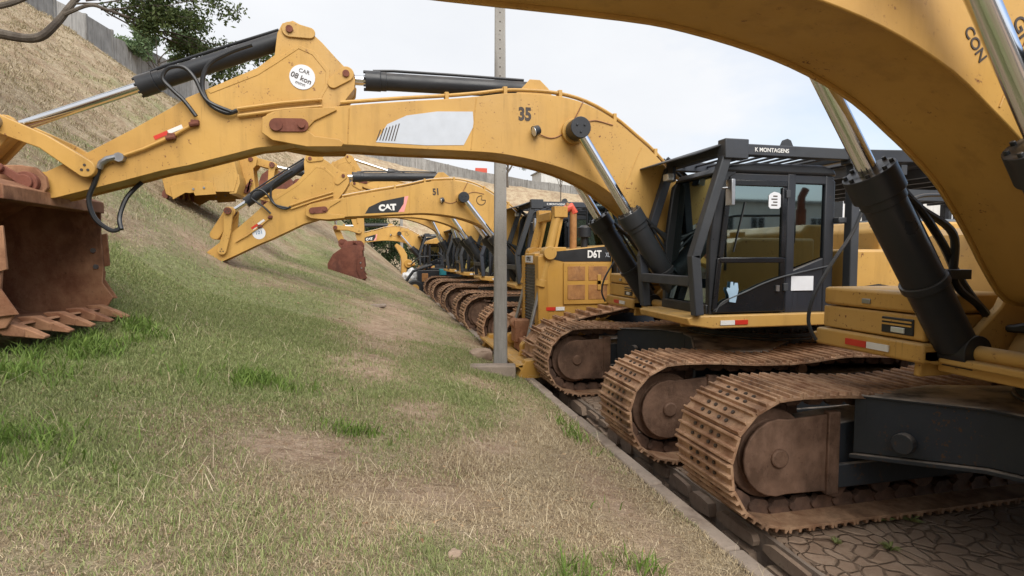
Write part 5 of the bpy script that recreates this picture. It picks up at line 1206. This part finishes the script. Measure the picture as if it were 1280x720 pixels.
# ------------------------------------------------------------------ things beyond the right hand machines and on the crest
def canopy():
    r = empty('machine_shed', (19, 17, 0), 'open shed with a dark slatted roof behind the excavator cab', 'shed')
    b = MB(); b.prism([(-6, 4.55), (-5.8, 4.9), (8, 5.3), (8, 5.0)], -4, 4); link('roof', b, 'black', r, .02)
    for k in range(12): link('rafter', MB().box(-5.8 + k * 1.15, -5.6 + k * 1.15, -4, 4, 4.25, 4.52), 'guard', r)
    for x in (-5.5, -1.5, 2.5, 6.5):
        for y in (-3.8, 3.8): link('post', MB().box(x - .12, x + .12, y - .12, y + .12, 0, 4.5), 'guard', r, .01)
    link('beam', MB().box(-5.8, 7.8, -3.95, -3.7, 3.55, 3.85), 'guard', r)
canopy()
def hauler(x, y, lab):
    r = empty('covered_truck', (x, y, 0), lab, 'truck')
    link('load_cover', MB().prism([(-2.4, 1.2), (-2.6, 2.5), (-2.2, 2.95), (2.4, 2.95), (2.6, 1.2)], -1.2, 1.2), plain('tarp_grey', (.11, .12, .13), .6), r, .06)
    link('chassis', MB().box(-3.8, 2.6, -.5, .5, .7, 1.1), 'frame_dark', r, .02)
    link('cab', MB().prism([(-4.0, .8), (-4.0, 1.8), (-3.7, 2.6), (-2.7, 2.6), (-2.7, .8)], -1.15, 1.15), 'plastic', r, .06)
    link('window', MB().prism([(-3.8, 1.8), (-3.6, 2.45), (-2.95, 2.45), (-2.95, 1.8)], -1.17, -1.155), 'glass', r)
    for a in (-3.4, .8, 1.9):
        for s in (-1, 1): link('wheel', MB().cyl((a, s * .85, .5), (a, s * 1.15, .5), .5, n=24), 'rubber', r, .05)
hauler(15.5, 13.2, 'grey tarpaulin covered truck behind the closest excavator cylinder')
def building(x, y, w, d, h, lab, floors, mat='wallwhite', z=0, rz=0):
    r = empty('building', (x, y, z), lab, 'building', None, rz)
    link('wall', MB().box(-w / 2, w / 2, -d / 2, d / 2, -1, h), mat, r)
    link('roof', MB().box(-w / 2 - .3, w / 2 + .3, -d / 2 - .3, d / 2 + .3, h + .003, h + .25), 'concrete_dark', r)
    for f in range(floors):
        n = int(w // 3)
        for k in range(n):
            cx = -w / 2 + (k + .5) * w / n; z0 = 1.0 + f * 3
            fr = link('window', MB().box(cx - .75, cx + .75, -d / 2 - .06, -d / 2 + .02, z0, z0 + 1.3), 'sticker_w', r)
            link('pane', MB().box(cx - .68, cx - .04, -d / 2 - .07, -d / 2 - .062, z0 + .07, z0 + 1.23).box(cx + .04, cx + .68, -d / 2 - .07, -d / 2 - .062, z0 + .07, z0 + 1.23), 'black_gloss', fr)
building(40, 33, 30, 9, 6.6, 'white two storey building beyond the shed', 2)
building(26, -38, 34, 10, 6.5, 'long white building facing the row, mirrored in the excavator cab glass', 2, rz=R(180))
building(37, 115, 9, 7, 6, 'small white house above the far wall left of the bare tree', 1, z=13)
def car(x, y, z, lab, mat):
    r = empty('parked_car', (x, y, z), lab, 'car', None, R(5))
    link('body', MB().prism([(-2.1, .3), (-2.1, .8), (-1.3, .92), (-.8, 1.42), (.7, 1.45), (1.35, .98), (2.1, .85), (2.1, .3)], -.85, .85), mat, r, .07)
    link('window', MB().prism([(-1.1, .94), (-.7, 1.34), (.6, 1.36), (1.1, .97)], -.865, -.852), 'black_gloss', r)
    for a in (-1.3, 1.3):
        for s in (-1, 1): link('wheel', MB().cyl((a, s * .7, .33), (a, s * .9, .33), .33, n=20), 'rubber', r, .03)
car(38, 103, zat(38, 103) + 2.0, 'dark car parked behind the far wall', 'black')
r = empty('sign_board', (19.3, 103, zat(19.3, 103) - 1.2), 'red hoarding sign above the wall at the end of the bank', 'sign')
link('board', MB().box(-1.9, .3, -.1, .1, 2.9, 5.0), 'red_orange', r, .02); link('post', MB().box(-1.9, -1.7, .1, .2, -.5, 4.8), 'steel', r); link('post', MB().box(0, .2, .1, .2, -.5, 4.8), 'steel', r)

# ------------------------------------------------------------------ light, sky, camera
SUN_EL, SUN_AZ = 46, 172      # azimuth measured from +y towards +x
w = bpy.data.worlds.new('World'); scene.world = w; w.use_nodes = True
N, L = w.node_tree.nodes, w.node_tree.links; N.clear()
out = N.new('ShaderNodeOutputWorld'); bg = N.new('ShaderNodeBackground'); bg.inputs['Strength'].default_value = .13
sky = N.new('ShaderNodeTexSky'); sky.sky_type = 'NISHITA'; sky.sun_disc = False; sky.sun_elevation = R(SUN_EL); sky.sun_rotation = R(SUN_AZ); sky.air_density = 1.0; sky.dust_density = 2.0
tc = N.new('ShaderNodeTexCoord')
mp = N.new('ShaderNodeMapping'); mp.inputs['Scale'].default_value = (1, 1, 2.2); L.new(tc.outputs['Generated'], mp.inputs[0])
cn = noise(N, L, mp.outputs[0], 1.6, 7, .55)
sx = N.new('ShaderNodeSeparateXYZ'); L.new(tc.outputs['Generated'], sx.inputs[0])
# cloud bank thicker towards -x, thin and broken towards +x
a = N.new('ShaderNodeMath'); a.operation = 'MULTIPLY_ADD'; a.inputs[1].default_value = -.75; a.inputs[2].default_value = .72; L.new(sx.outputs['X'], a.inputs[0])
b = N.new('ShaderNodeMath'); b.operation = 'MULTIPLY_ADD'; b.inputs[1].default_value = 1.1; L.new(cn, b.inputs[0]); 
c = N.new('ShaderNodeMath'); c.operation = 'SUBTRACT'; L.new(a.outputs[0], c.inputs[0]); c.inputs[1].default_value = .42; L.new(c.outputs[0], b.inputs[2])
cm = ramp(N, L, b.outputs[0], .12, .62)
cc = mix(N, L, noise(N, L, mp.outputs[0], 3.2, 5), (3.5, 3.62, 3.85), (4.3, 4.36, 4.45))
col = mix(N, L, cm, sky.outputs[0], cc)
L.new(col, bg.inputs[0]); L.new(bg.outputs[0], out.inputs[0])
sl = bpy.data.lights.new('sun', 'SUN'); sl.energy = 2.3; sl.angle = R(50); sl.color = (1, .95, .88)
so = bpy.data.objects.new('sun', sl); COL.objects.link(so)
dv = Vector((math.sin(R(SUN_AZ)) * math.cos(R(SUN_EL)), math.cos(R(SUN_AZ)) * math.cos(R(SUN_EL)), math.sin(R(SUN_EL))))
so.rotation_euler = dv.to_track_quat('Z', 'Y').to_euler()

cam = bpy.data.cameras.new('camera'); co = bpy.data.objects.new('camera', cam); COL.objects.link(co)
cam.sensor_width = 36; cam.lens = 700 / 1280 * 36; cam.clip_end = 5000; cam.clip_start = .05
co.location = (0, 0, 2.0); co.rotation_euler = (R(90 - 3.43), 0, R(-13.3)); scene.camera = co
vs = scene.view_settings; vs.view_transform = 'Standard'; vs.look = 'None'; vs.gamma = 1; vs.exposure = .86; vs.use_curve_mapping = False
scene.render.film_transparent = False
scene.cycles.use_denoising = True
scene.cycles.max_bounces = 6; scene.cycles.transparent_max_bounces = 12
